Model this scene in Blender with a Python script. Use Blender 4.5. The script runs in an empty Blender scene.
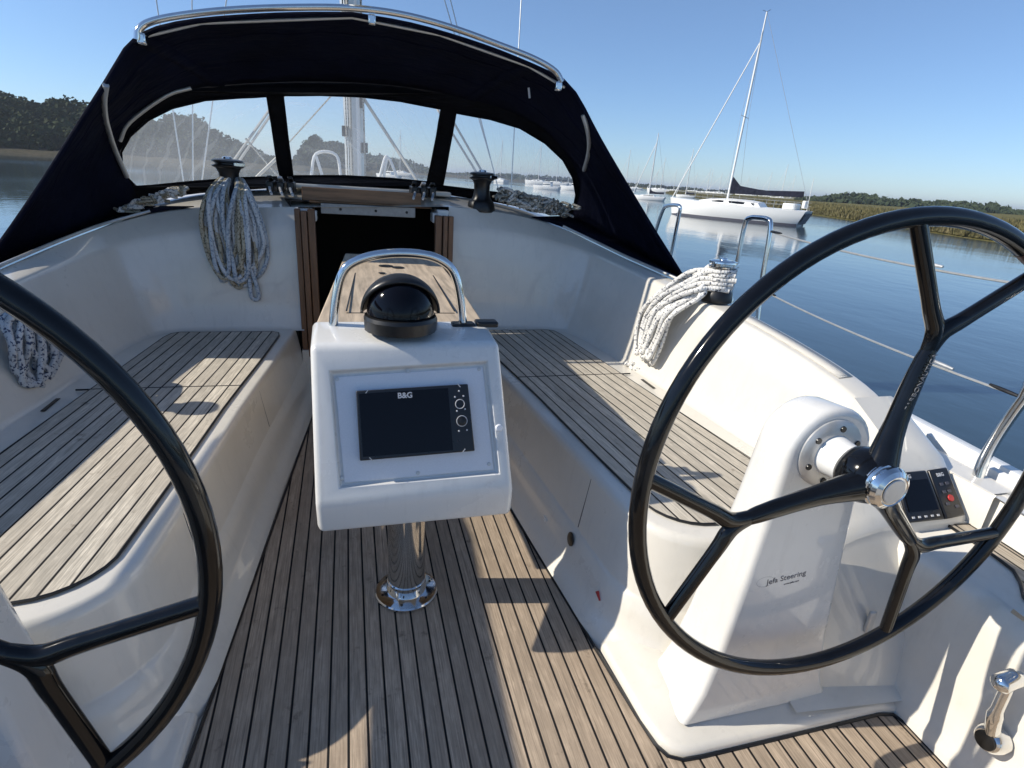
import bpy, bmesh, math, random
from math import radians as R, sin, cos, pi
from mathutils import Vector as V, Matrix
from mathutils.geometry import tessellate_polygon
random.seed(7)
sc = bpy.context.scene
COL = sc.collection
# ------------------------------------------------------------------ camera calibration
FPX, CX, CY = 564., 512., 384.
CAM = V((-.15, 0, 1.45))
_up = V((.069, -1, -206.7/FPX)).normalized()
_f = V((348-CX, 166-CY, FPX)); _f = (_f-_up*_f.dot(_up)).normalized()
_r = _f.cross(_up)
if _r.x < 0: _r = -_r
def ray(px, py):
    d = V((px-CX, py-CY, FPX)); return V((_r.dot(d), _f.dot(d), _up.dot(d)))
def proj(P):
    d = V(P)-CAM; c = _r*d.x+_f*d.y+_up*d.z
    return CX+FPX*c.x/c.z, CY+FPX*c.y/c.z
def py_(px, py, y):
    d = ray(px, py); return CAM+d*((y-CAM.y)/d.y)
def px_(px, py, x):
    d = ray(px, py); return CAM+d*((x-CAM.x)/d.x)
def pz_(px, py, z, sl=0.):
    d = ray(px, py); t = (z-CAM.z-sl*CAM.y*0)/(d.z-sl*d.y) if sl else (z-CAM.z)/d.z
    return CAM+d*t
def pp_(px, py, p0, n):
    d = ray(px, py); return CAM+d*((V(p0)-CAM).dot(n)/d.dot(n))
def pf_(px, py, fn, y0=1., y1=9.):
    "point on the surface y = fn(x, z)"
    a, b = y0, y1
    for _ in range(50):
        m = (a+b)/2; P = py_(px, py, m)
        if m < fn(P.x, P.z): a = m
        else: b = m
    return py_(px, py, (a+b)/2)
cam = bpy.data.objects.new('camera', bpy.data.cameras.new('camera')); COL.objects.link(cam)
bx = V((_r.x, _f.x, _up.x)); by = V((_r.y, _f.y, _up.y)); bz = V((_r.z, _f.z, _up.z))   # cam axes in world
cam.matrix_world = Matrix(((bx.x, -by.x, -bz.x, CAM.x), (bx.y, -by.y, -bz.y, CAM.y), (bx.z, -by.z, -bz.z, CAM.z), (0, 0, 0, 1)))
cam.data.sensor_width = 36; cam.data.lens = FPX/1024*36
cam.data.clip_start = .02; cam.data.clip_end = 8000
sc.camera = cam
# ------------------------------------------------------------------ light
SUN = V((-1.38, .25, 1.0)).normalized()
SEA = -.6
w = bpy.data.worlds.new('World'); sc.world = w; w.use_nodes = True
nt = w.node_tree; bg = nt.nodes['Background']
sky = nt.nodes.new('ShaderNodeTexSky'); sky.sky_type = 'NISHITA'; sky.sun_disc = False
sky.sun_elevation = math.asin(SUN.z); sky.sun_rotation = math.atan2(SUN.x, SUN.y)
sky.air_density = 1.0; sky.dust_density = .0; sky.ozone_density = 4.0; sky.altitude = 900
tcw = nt.nodes.new('ShaderNodeTexCoord'); spw = nt.nodes.new('ShaderNodeSeparateXYZ'); rmw = nt.nodes.new('ShaderNodeValToRGB'); mxw = nt.nodes.new('ShaderNodeMix')
mxw.data_type = 'RGBA'; mxw.blend_type = 'MULTIPLY'; mxw.inputs[0].default_value = 1
rmw.color_ramp.elements[0].color = (.60, .70, .855, 1); rmw.color_ramp.elements[1].position = .45; rmw.color_ramp.elements[1].color = (1.13, 1.07, 1.03, 1)
nt.links.new(tcw.outputs['Generated'], spw.inputs[0]); nt.links.new(spw.outputs[2], rmw.inputs[0])
nt.links.new(sky.outputs[0], mxw.inputs[6]); nt.links.new(rmw.outputs[0], mxw.inputs[7])
nt.links.new(mxw.outputs[2], bg.inputs[0]); bg.inputs[1].default_value = .108
sl = bpy.data.lights.new('sun', 'SUN'); sl.energy = 3.9; sl.angle = R(.53); sl.color = (1, .925, .80)
so = bpy.data.objects.new('sun', sl); COL.objects.link(so); so.rotation_euler = SUN.to_track_quat('Z', 'Y').to_euler()
sc.view_settings.view_transform = 'Standard'; sc.view_settings.look = 'None'
sc.view_settings.exposure = .52; sc.view_settings.gamma = 1
sc.cycles.max_bounces = 8; sc.cycles.transparent_max_bounces = 16
# ------------------------------------------------------------------ materials
def mat(name, col=(.8, .8, .8), rough=.5, metal=0., coat=0., spec=.5):
    m = bpy.data.materials.new(name); m.use_nodes = True
    b = m.node_tree.nodes['Principled BSDF']
    b.inputs['Base Color'].default_value = (*col, 1); b.inputs['Roughness'].default_value = rough
    b.inputs['Metallic'].default_value = metal; b.inputs['Coat Weight'].default_value = coat
    b.inputs['Coat Roughness'].default_value = .05
    b.inputs['Specular IOR Level'].default_value = spec
    return m
class NG:
    def __init__(s, m): s.t = m.node_tree; s.b = s.t.nodes['Principled BSDF']
    def n(s, ty, **k):
        x = s.t.nodes.new(ty)
        for a, v in k.items(): setattr(x, a, v)
        return x
    def l(s, a, b): s.t.links.new(a, b)
    def tc(s, o='Object', scale=None):
        c = s.n('ShaderNodeTexCoord').outputs[o]
        if scale is None: return c
        mp = s.n('ShaderNodeMapping'); mp.inputs['Scale'].default_value = scale
        s.l(c, mp.inputs[0]); return mp.outputs[0]
    def noise(s, vec, scale, detail=4, rough=.55):
        x = s.n('ShaderNodeTexNoise'); x.inputs['Scale'].default_value = scale
        x.inputs['Detail'].default_value = detail; x.inputs['Roughness'].default_value = rough
        s.l(vec, x.inputs['Vector']); return x.outputs['Fac']
    def ramp(s, fac, stops):
        x = s.n('ShaderNodeValToRGB'); e = x.color_ramp.elements
        while len(e) < len(stops): e.new(.5)
        for k, (p, c) in zip(e, stops):
            k.position = p; k.color = (*c, 1) if not isinstance(c, float) else (c, c, c, 1)
        s.l(fac, x.inputs[0]); return x.outputs[0]
    def math(s, op, a, b=None, c=None):
        x = s.n('ShaderNodeMath', operation=op)
        for i, v in enumerate((a, b, c)):
            if v is None: continue
            if isinstance(v, (int, float)): x.inputs[i].default_value = v
            else: s.l(v, x.inputs[i])
        return x.outputs[0]
    def mix(s, f, a, b, mode='MIX'):
        x = s.n('ShaderNodeMix', data_type='RGBA', blend_type=mode)
        if isinstance(f, (int, float)): x.inputs[0].default_value = f
        else: s.l(f, x.inputs[0])
        for i, v in ((6, a), (7, b)):
            if isinstance(v, tuple): x.inputs[i].default_value = (*v, 1)
            else: s.l(v, x.inputs[i])
        return x.outputs[2]
    def bump(s, h, st=.3, d=.01, tgt='Normal'):
        x = s.n('ShaderNodeBump'); x.inputs['Strength'].default_value = st; x.inputs['Distance'].default_value = d
        s.l(h, x.inputs['Height']); s.l(x.outputs[0], s.b.inputs[tgt])
M = {}
def gel(name, base, dark, rough=.28):
    m = mat(name, base, rough, coat=.7); g = NG(m); o = g.tc('Object'); g.b.inputs['Coat Roughness'].default_value = .035
    n1 = g.noise(o, 2.3, 6, .65); n2 = g.noise(g.tc('Object', (6, 6, 1.2)), 5, 5, .6)
    c = g.mix(g.ramp(n1, [(.45, 0.), (.75, 1.)]), base, dark)
    n3 = g.noise(o, 55, 3, .6)
    c = g.mix(g.math('MULTIPLY', g.ramp(n3, [(.72, 0.), (.8, 1.)]), .25), c, (.3, .27, .22))
    c = g.mix(g.math('MULTIPLY', g.ramp(n2, [(.55, 0.), (.8, 1.)]), .3), c, tuple(x*.72 for x in dark))
    g.l(c, g.b.inputs['Base Color'])
    g.l(g.math('MULTIPLY_ADD', n1, .25, rough-.1), g.b.inputs['Roughness'])
    g.bump(g.noise(o, 9, 2), .06, .004)
    return m
M['gel'] = gel('white gelcoat', (.715, .682, .612), (.64, .61, .545))
M['gel2'] = gel('white gelcoat pod', (.72, .712, .685), (.67, .662, .635), .25)
def teak(name, wd, off=0., base=(.30, .245, .19), seam=.0064):
    m = mat(name, rough=.75, spec=.25); g = NG(m)
    uv = g.n('ShaderNodeUVMap').outputs[0]
    sp = g.n('ShaderNodeSeparateXYZ'); g.l(uv, sp.inputs[0]); u, v = sp.outputs[0], sp.outputs[1]
    k = g.math('DIVIDE', g.math('SUBTRACT', u, off), wd)
    fl = g.math('FLOOR', k); fr = g.math('SUBTRACT', k, fl)
    edge = g.math('MINIMUM', fr, g.math('SUBTRACT', 1., fr))
    line = g.ramp(edge, [(seam/2/wd*.75, 1.), (seam/2/wd*1.25, 0.)])
    wn = g.n('ShaderNodeTexWhiteNoise', noise_dimensions='1D'); g.l(fl, wn.inputs['W'])
    cb = g.n('ShaderNodeCombineXYZ'); g.l(g.math('MULTIPLY_ADD', fl, 3.17, g.math('MULTIPLY', u, 260)), cb.inputs[0])
    g.l(g.math('MULTIPLY', v, 6.5), cb.inputs[1]); g.l(g.math('MULTIPLY', fl, 7.3), cb.inputs[2])
    gr = g.noise(cb.outputs[0], 1., 6, .7)
    cb2 = g.n('ShaderNodeCombineXYZ'); g.l(g.math('MULTIPLY', u, 45), cb2.inputs[0]); g.l(g.math('MULTIPLY', v, 14), cb2.inputs[1])
    bl = g.noise(cb2.outputs[0], 1., 5, .65)
    big = g.noise(uv, 2.6, 3, .5)
    c = g.ramp(gr, [(.3, tuple(x*.42 for x in base)), (.5, base), (.72, tuple(min(1, x*1.5) for x in base))])
    c = g.mix(g.math('MULTIPLY', g.ramp(wn.outputs[0], [(0., 0.), (1., 1.)]), .55), c, tuple(x*.55 for x in base))
    c = g.mix(g.math('MULTIPLY', g.ramp(bl, [(.38, 1.), (.55, 0.)]), .32), c, tuple(x*.5 for x in base))
    c = g.mix(g.math('MULTIPLY', g.ramp(bl, [(.58, 0.), (.75, 1.)]), .5), c, tuple(min(1, x*1.35) for x in base))
    c = g.mix(g.math('MULTIPLY', g.ramp(big, [(.45, 0.), (.7, 1.)]), .35), c, tuple(x*.68 for x in (base[0], base[1]*.95, base[2]*.9)))
    st = g.noise(uv, 11, 4, .7)
    c = g.mix(g.math('MULTIPLY', g.ramp(st, [(.62, 0.), (.70, 1.)]), .5), c, (.11, .085, .06))
    c = g.mix(line, c, (.008, .008, .009))
    g.l(c, g.b.inputs['Base Color'])
    h = g.math('SUBTRACT', g.math('MULTIPLY', gr, .35), g.math('MULTIPLY', line, .8))
    g.bump(h, .45, .0025)
    return m
M['teak_sole'] = teak('weathered teak sole', .0496, .003, (.46, .365, .272))
M['teak_seat'] = teak('weathered teak seat', .0525, 0., (.60, .545, .455))
M['teak_helm'] = teak('weathered teak helm', .052, 0., (.46, .40, .32))
def wood(name, base, ax=1, rough=.5, sc_=18):
    m = mat(name, base, rough); g = NG(m)
    s = [sc_, sc_, sc_]; s[ax] = sc_/12
    n = g.noise(g.tc('Object', tuple(s)), 2.4, 6, .65); n2 = g.noise(g.tc('Object'), 5, 4, .6)
    c = g.ramp(n, [(.3, tuple(x*.55 for x in base)), (.55, base), (.8, tuple(x*1.3 for x in base))])
    c = g.mix(g.math('MULTIPLY', g.ramp(n2, [(.5, 0.), (.75, 1.)]), .5), c, tuple(x*.6 for x in base))
    g.l(c, g.b.inputs['Base Color']); g.bump(n, .2, .002); return m
M['table'] = wood('table teak', (.52, .42, .31), 1, .6)
M['frame_wood'] = wood('companionway mahogany', (.20, .10, .05), 2, .4)
M['hatch_wood'] = wood('hatch wood', (.26, .145, .075), 0, .5)
def simple(name, col, rough, metal=0., coat=0., var=.15, nsc=30, bump=0.):
    m = mat(name, col, rough, metal, coat); g = NG(m); n = g.noise(g.tc('Object'), nsc, 4, .6)
    g.l(g.ramp(n, [(.3, tuple(x*(1-var) for x in col)), (.7, tuple(min(1, x*(1+var)) for x in col))]), g.b.inputs['Base Color'])
    g.l(g.math('MULTIPLY_ADD', n, .18, max(.01, rough-.09)), g.b.inputs['Roughness'])
    if bump: g.bump(n, bump, .003)
    return m
M['chrome'] = simple('polished stainless', (.72, .72, .71), .1, 1., var=.05)
M['carbon'] = simple('glossy black carbon', (.004, .004, .0045), .12, 0., .25, var=.3)
M['carbon'].node_tree.nodes['Principled BSDF'].inputs['Specular IOR Level'].default_value = .3
M['black'] = simple('black plastic', (.009, .009, .0095), .36, var=.3)
M['blacksoft'] = simple('black winch metal', (.009, .009, .010), .32, .0, var=.4)
M['screen'] = mat('dark glass screen', (.003, .003, .005), .08, spec=.25)
M['bezel'] = simple('plotter bezel', (.01, .01, .012), .3)
M['panel'] = simple('plastic panel', (.70, .72, .76), .35, var=.03, nsc=200)
M['greyflange'] = simple('grey alloy flange', (.55, .55, .54), .35, .4, var=.08)
M['white'] = simple('white paint', (.8, .8, .78), .35, var=.04)
M['letter'] = mat('light grey lettering', (.55, .55, .56), .4)
M['dark_letter'] = mat('dark grey lettering', (.06, .06, .08), .5)
M['dim_letter'] = mat('dim lettering', (.22, .22, .23), .4)
M['red'] = mat('red sticker', (.5, .03, .03), .4)
M['dullmetal'] = simple('dull alloy strip', (.34, .33, .31), .5, .3)
M['tape'] = simple('dark red tape', (.055, .018, .016), .4)
M['alu'] = simple('anodised alloy', (.62, .62, .60), .4, .7, var=.06)
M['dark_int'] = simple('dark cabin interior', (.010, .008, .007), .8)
M['navy'] = None
def fabric(name, col, rough=.85):
    m = mat(name, col, rough, spec=.06); g = NG(m); o = g.tc('Object')
    n = g.noise(o, 4, 4, .6); n2 = g.noise(o, 320, 2, .5)
    g.l(g.ramp(n, [(.3, tuple(x*.7 for x in col)), (.7, tuple(x*1.35 for x in col))]), g.b.inputs['Base Color'])
    n3 = g.noise(g.tc('Object', (1, 3.5, 1.4)), 3.2, 3, .55); h = g.math('ADD', g.math('ADD', g.math('MULTIPLY', n, .6), g.math('MULTIPLY', n3, 1.6)), g.math('MULTIPLY', n2, .05)); g.bump(h, .7, .03)
    return m
M['navy'] = fabric('navy acrylic canvas', (.0055, .0068, .0175))
M['vinylframe'] = fabric('black vinyl binding', (.006, .006, .008), .6)
M['cover'] = fabric('navy sail cover', (.02, .022, .035))
def glass_pane():
    m = bpy.data.materials.new('clear vinyl'); m.use_nodes = True; t = m.node_tree; g = NG(m)
    out = t.nodes['Material Output']; b = g.b
    b.inputs['Base Color'].default_value = (.82, .85, .88, 1); b.inputs['Roughness'].default_value = .35
    b.inputs['Transmission Weight'].default_value = 0
    tr = g.n('ShaderNodeBsdfTransparent'); tr.inputs[0].default_value = (.96, .97, .98, 1)
    tl = g.n('ShaderNodeBsdfTranslucent'); tl.inputs[0].default_value = (.8, .85, .9, 1)
    gl = g.n('ShaderNodeBsdfGlossy'); gl.inputs['Roughness'].default_value = .08
    o = g.tc('Object')
    n = g.noise(o, 3.5, 5, .6)
    ws = g.n('ShaderNodeTexWave', wave_type='RINGS', rings_direction='SPHERICAL'); ws.inputs['Scale'].default_value = 9; ws.inputs['Distortion'].default_value = 2.5; ws.inputs['Detail'].default_value = 2
    mp = g.n('ShaderNodeMapping'); mp.inputs['Location'].default_value = (.9, -3.6, -1.3); g.l(o, mp.inputs[0]); g.l(mp.outputs[0], ws.inputs[0])
    sw = g.ramp(ws.outputs['Fac'], [(.86, 0.), (1., 1.)])
    f = g.math('ADD', g.math('MULTIPLY_ADD', g.ramp(n, [(.35, 0.), (.7, 1.)]), .10, .20), g.math('MULTIPLY', g.math('MULTIPLY', sw, n), .10))
    mx0 = g.n('ShaderNodeMixShader'); mx0.inputs[0].default_value = .6; g.l(b.outputs[0], mx0.inputs[1]); g.l(tl.outputs[0], mx0.inputs[2])
    mx = g.n('ShaderNodeMixShader'); g.l(f, mx.inputs[0]); g.l(tr.outputs[0], mx.inputs[1]); g.l(mx0.outputs[0], mx.inputs[2])
    fr = g.n('ShaderNodeFresnel'); fr.inputs[0].default_value = 1.35
    m2 = g.n('ShaderNodeMixShader'); g.l(g.math('MULTIPLY', fr.outputs[0], .6), m2.inputs[0]); g.l(mx.outputs[0], m2.inputs[1]); g.l(gl.outputs[0], m2.inputs[2])
    g.l(m2.outputs[0], out.inputs[0]); return m
M['vinyl'] = glass_pane()
def rope_mat(name, a, b, thr=.55, sc_=60):
    m = mat(name, a, .85, spec=.2); g = NG(m); uv = g.n('ShaderNodeUVMap').outputs[0]
    sp = g.n('ShaderNodeSeparateXYZ'); g.l(uv, sp.inputs[0]); u, v = sp.outputs[0], sp.outputs[1]
    s1 = g.math('SINE', g.math('ADD', g.math('MULTIPLY', u, 6.283*2), g.math('MULTIPLY', v, sc_*4)))
    s2 = g.math('SINE', g.math('SUBTRACT', g.math('MULTIPLY', u, 6.283*2), g.math('MULTIPLY', v, sc_*4)))
    br = g.math('MULTIPLY', s1, s2)
    cbf = g.n('ShaderNodeCombineXYZ'); g.l(g.math('MULTIPLY', u, 5.0), cbf.inputs[0]); g.l(g.math('MULTIPLY', v, 75.), cbf.inputs[1])
    fl = g.noise(cbf.outputs[0], 1., 2, .5)
    thr = .5+(thr-.5)*.28
    c = g.mix(g.ramp(fl, [(thr, 0.), (thr+.05, 1.)]), a, b)
    c = g.mix(g.math('MULTIPLY', g.ramp(g.noise(g.tc('Object'), 9, 3), [(.4, 0.), (.7, 1.)]), .35), c, tuple(x*.55 for x in a))
    g.l(c, g.b.inputs['Base Color']); g.bump(br, .5, .002); return m
M['rope_white'] = rope_mat('white rope with dark flecks', (.74, .73, .70), (.10, .11, .14), .72)
M['rope_blue'] = rope_mat('white rope with blue flecks', (.52, .55, .58), (.05, .07, .13), .66)
M['rope_grey'] = rope_mat('grey blue rope', (.52, .56, .59), (.24, .29, .36), .58)
M['rope_grey2'] = rope_mat('pale grey rope', (.62, .64, .65), (.25, .29, .35), .75)
M['rope_tan'] = rope_mat('tan rope', (.46, .41, .31), (.16, .14, .09), .6)
M['rope_old'] = rope_mat('weathered rope', (.46, .45, .40), (.05, .05, .055), .62)
# ------------------------------------------------------------------ mesh builder
class MB:
    def __init__(s): s.v = []; s.f = []; s.uv = []          # uv per face (list of tuples) or None
    def add(s, vs, fs, uvs=None):
        o = len(s.v); s.v += [tuple(p) for p in vs]
        for i, f in enumerate(fs):
            s.f.append([o+k for k in f]); s.uv.append(uvs[i] if uvs else None)
        return s
    def grid(s, rows, close=False, flip=False, uvs=None):
        n = len(rows[0]); vs = [p for r in rows for p in r]; fs = []; U = []
        for i in range(len(rows)-1):
            for j in range(n if close else n-1):
                a, b, c, d = i*n+j, i*n+(j+1) % n, (i+1)*n+(j+1) % n, (i+1)*n+j
                fs.append([a, d, c, b] if flip else [a, b, c, d])
                if uvs: U.append([uvs[q//n][q % n] for q in fs[-1]])
        return s.add(vs, fs, U if uvs else None)
    def box(s, c, d, rz=0, ax=None):
        c = V(c); h = V(d)/2; m = Matrix.Rotation(rz, 3, 'Z') if ax is None else ax
        vs = [c+m @ V((x*h.x, y*h.y, z*h.z)) for x in (-1, 1) for y in (-1, 1) for z in (-1, 1)]
        return s.add(vs, [[0, 1, 3, 2], [4, 6, 7, 5], [0, 4, 5, 1], [2, 3, 7, 6], [0, 2, 6, 4], [1, 5, 7, 3]])
    def tube(s, path, r, n=10, closed=False, cap=True, flat=None):
        P = [V(p) for p in path]; k = len(P)
        if not isinstance(r, (list, tuple)): r = [r]*k
        T = []
        for i in range(k):
            a = P[(i-1) % k] if (closed or i > 0) else P[i]; b = P[(i+1) % k] if (closed or i < k-1) else P[i]
            t = b-a; T.append(t.normalized() if t.length > 1e-9 else V((0, 0, 1)))
        ref = V((0, 0, 1)) if abs(T[0].z) < .9 else V((1, 0, 0))
        nv = (ref-T[0]*ref.dot(T[0])).normalized(); rows = []; uvs = []; L = 0
        for i in range(k):
            nv = nv-T[i]*nv.dot(T[i])
            nv = nv.normalized() if nv.length > 1e-6 else T[i].orthogonal().normalized()
            bn = T[i].cross(nv)
            if i: L += (P[i]-P[i-1]).length
            rows.append([P[i]+(nv*cos(a)+bn*sin(a)*(flat or 1))*r[i] for a in [2*pi*q/n for q in range(n)]])
            uvs.append(L)
        if closed: rows.append(rows[0]); uvs.append(L+(P[0]-P[-1]).length)
        o = len(s.v)
        vs = [p for q in (rows[:-1] if closed else rows) for p in q]; nr = k; fs = []; U = []
        for i in range(nr if closed else nr-1):
            i2 = (i+1) % nr; v0, v1 = uvs[i], uvs[i+1]
            for j in range(n):
                j2 = (j+1) % n
                fs.append([i*n+j, i*n+j2, i2*n+j2, i2*n+j]); U.append([(j/n, v0), ((j+1)/n, v0), ((j+1)/n, v1), (j/n, v1)])
        if cap and not closed:
            fs.append(list(range(n))[::-1]); U.append([(0, 0)]*n); fs.append([(nr-1)*n+j for j in range(n)]); U.append([(0, 0)]*n)
        return s.add(vs, fs, U)
    def lathe(s, prof, c=(0, 0, 0), ax=(0, 0, 1), n=24, caps=True):
        ax = V(ax).normalized(); e = ax.orthogonal().normalized(); g = ax.cross(e); c = V(c)
        rows = [[c+ax*h+(e*cos(a)+g*sin(a))*r for a in [2*pi*q/n for q in range(n)]] for r, h in prof]
        o = len(s.v); s.grid(rows, close=True, flip=False)
        if caps:
            s.f.append([o+j for j in range(n)][::-1]); s.uv.append(None)
            m = len(rows)-1; s.f.append([o+m*n+j for j in range(n)]); s.uv.append(None)
        return s
    def prism(s, poly, d):
        "poly: 3D loop, d: extrusion vector"
        P = [V(p) for p in poly]; d = V(d); n = len(P)
        s.add(P+[p+d for p in P], [list(range(n))[::-1], [n+i for i in range(n)]]+[[i, (i+1) % n, n+(i+1) % n, n+i] for i in range(n)])
        return s
    def build(s, name, m, parent=None, smooth=True, ang=38, bevel=0, seg=2, local=False, solid=0, sub=0, uvfn=None, fixn=True):
        me = bpy.data.meshes.new(name)
        off = V((0, 0, 0))
        if parent is not None and not local: off = WORLD[parent.name]
        me.from_pydata([tuple(V(p)-off) for p in s.v], [], s.f)
        if any(u for u in s.uv) or uvfn:
            ul = me.uv_layers.new(name='UVMap'); k = 0
            for i, p in enumerate(me.polygons):
                for j, li in enumerate(p.loop_indices):
                    if uvfn: ul.data[li].uv = uvfn(V(s.v[me.loops[li].vertex_index]))
                    elif s.uv[i]: ul.data[li].uv = s.uv[i][j]
        if fixn:
            bm = bmesh.new(); bm.from_mesh(me); bmesh.ops.recalc_face_normals(bm, faces=bm.faces); bm.to_mesh(me); bm.free()
        for p in me.polygons: p.use_smooth = smooth
        if smooth: me.set_sharp_from_angle(angle=R(ang))
        o = bpy.data.objects.new(name, me); COL.objects.link(o)
        if m is not None: me.materials.append(m)
        if parent is not None: o.parent = parent
        WORLD[o.name] = V((0, 0, 0)) if parent is None else off
        if solid: md = o.modifiers.new('solid', 'SOLIDIFY'); md.thickness = solid; md.offset = 0
        if bevel: md = o.modifiers.new('bevel', 'BEVEL'); md.width = bevel; md.segments = seg; md.limit_method = 'ANGLE'; md.angle_limit = R(35); md.harden_normals = False
        if sub: md = o.modifiers.new('sub', 'SUBSURF'); md.levels = sub; md.render_levels = sub
        return o
WORLD = {}
def tag(o, label, cat, group=None, kind=None):
    if label: o['label'] = label
    if cat: o['category'] = cat
    if group: o['group'] = group
    if kind: o['kind'] = kind
    return o
def thing(name, loc, label, cat, group=None, rz=0):
    o = bpy.data.objects.new(name, None); COL.objects.link(o); o.empty_display_size = .1
    o.location = loc; o.rotation_euler.z = rz; WORLD[o.name] = V(loc); return tag(o, label, cat, group)
def copy_tree(o, parent=None):
    c = o.copy(); COL.objects.link(c)
    if parent: c.parent = parent
    for ch in list(o.children): copy_tree(ch, c)
    return c
def cat_rom(P, k=6, closed=False):
    P = [V(p) for p in P]; n = len(P); out = []
    for i in range(n if closed else n-1):
        p0 = P[(i-1) % n] if (closed or i) else P[0]*2-P[1]; p1 = P[i]; p2 = P[(i+1) % n]
        p3 = P[(i+2) % n] if (closed or i+2 < n) else P[-1]*2-P[-2]
        for q in range(k):
            t = q/k; out.append(.5*((2*p1)+(p2-p0)*t+(2*p0-5*p1+4*p2-p3)*t*t+(3*p1-p0-3*p2+p3)*t**3))
    if not closed: out.append(P[-1])
    return out
def resample(P, n):
    P = [V(p) for p in P]; L = [0]
    for a, b in zip(P, P[1:]): L.append(L[-1]+(b-a).length)
    out = []; j = 0
    for i in range(n):
        t = L[-1]*i/(n-1)
        while j < len(P)-2 and L[j+1] < t: j += 1
        d = L[j+1]-L[j]; out.append(P[j].lerp(P[j+1], (t-L[j])/d if d > 1e-9 else 0))
    return out
def text_mesh(name, s, size, origin, ux, uy, m, parent, align='CENTER', ext=.0004, bold=0.):
    cu = bpy.data.curves.new('txt', 'FONT'); cu.body = s; cu.size = size; cu.align_x = align; cu.align_y = 'CENTER'; cu.extrude = ext; cu.offset = bold
    to = bpy.data.objects.new('txt', cu); COL.objects.link(to); dg = bpy.context.evaluated_depsgraph_get(); dg.update()
    me = bpy.data.meshes.new_from_object(to.evaluated_get(dg)); bpy.data.objects.remove(to)
    ux = V(ux).normalized(); uy = V(uy); uy = (uy-ux*uy.dot(ux)).normalized(); uz = ux.cross(uy); off = WORLD[parent.name]
    for v in me.vertices: v.co = V(origin)+ux*v.co.x+uy*v.co.y+uz*(v.co.z+.0012)-off
    me.name = name; me.materials.clear(); me.materials.append(m)
    o = bpy.data.objects.new(name, me); COL.objects.link(o); o.parent = parent; WORLD[o.name] = off; return o
# ================================================================== OWN YACHT
ZS = lambda y: .45+.022*y          # seat level
ZF = lambda y: .0454*y             # sole level
yacht = thing('sailing_yacht', (0, 2, SEA), 'white yacht whose teak soled cockpit fills the foreground', 'yacht')
# ---- sole
def sole_poly():
    st = [(.345, 3.44), (.40, 2.87), (.585, 1.02), (.597, .93), (.615, .893), (.65, .875), (.70, .872), (1.30, .872), (1.345, .862), (1.357, .83), (1.357, -.6)]
    return st, [(-x, y) for x, y in st[::-1]]
a, b = sole_poly(); pl = a+b
mb = MB(); mb.prism([(x, y, ZF(y)-.012) for x, y in pl], (0, 0, .012))
mb.build('teak_sole', M['teak_sole'], yacht, smooth=False, uvfn=lambda p: (p.x, p.y))
for P_ in (a, b):
    mb = MB(); mb.tube([(x, y, ZF(y)+.001) for x, y in P_], .0055, 6); mb.build('caulking', M['black'], yacht)
mb = MB(); mb.prism([(-1.5, -.6, ZF(-.6)-.06), (1.5, -.6, ZF(-.6)-.06), (1.5, 1.3, ZF(1.3)-.06), (.9, 3.5, ZF(3.5)-.06), (-.9, 3.5, ZF(3.5)-.06), (-1.5, 1.3, ZF(1.3)-.06)], (0, 0, .045))
mb.build('sole_tray', M['gel'], yacht, smooth=False)
XIN = [(.545, 3.40), (.60, 2.85), (.655, 2.4), (.70, 1.85), (.738, 1.44)]
def lerp_tab(tab, y):
    t = sorted([(b, a) for a, b in tab])
    if y <= t[0][0]: 
        (y0, x0), (y1, x1) = t[0], t[1]; return x0+(x1-x0)*(y-y0)/(y1-y0)
    for (y0, x0), (y1, x1) in zip(t, t[1:]):
        if y <= y1: return x0+(x1-x0)*(y-y0)/(y1-y0)
    return t[-1][1]
XO = lambda y: 1.125+.11*(3.3-y)
def offset_path(P, d):
    out = []
    for i, p in enumerate(P):
        a = P[max(0, i-1)]; b = P[min(len(P)-1, i+1)]; t = (V((b[0], b[1]))-V((a[0], a[1]))).normalized()
        out.append((p[0]-t.y*d*-1*-1, p[1]+t.x*d*-1*-1))   # left normal (-ty, tx)
    return out
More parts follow.
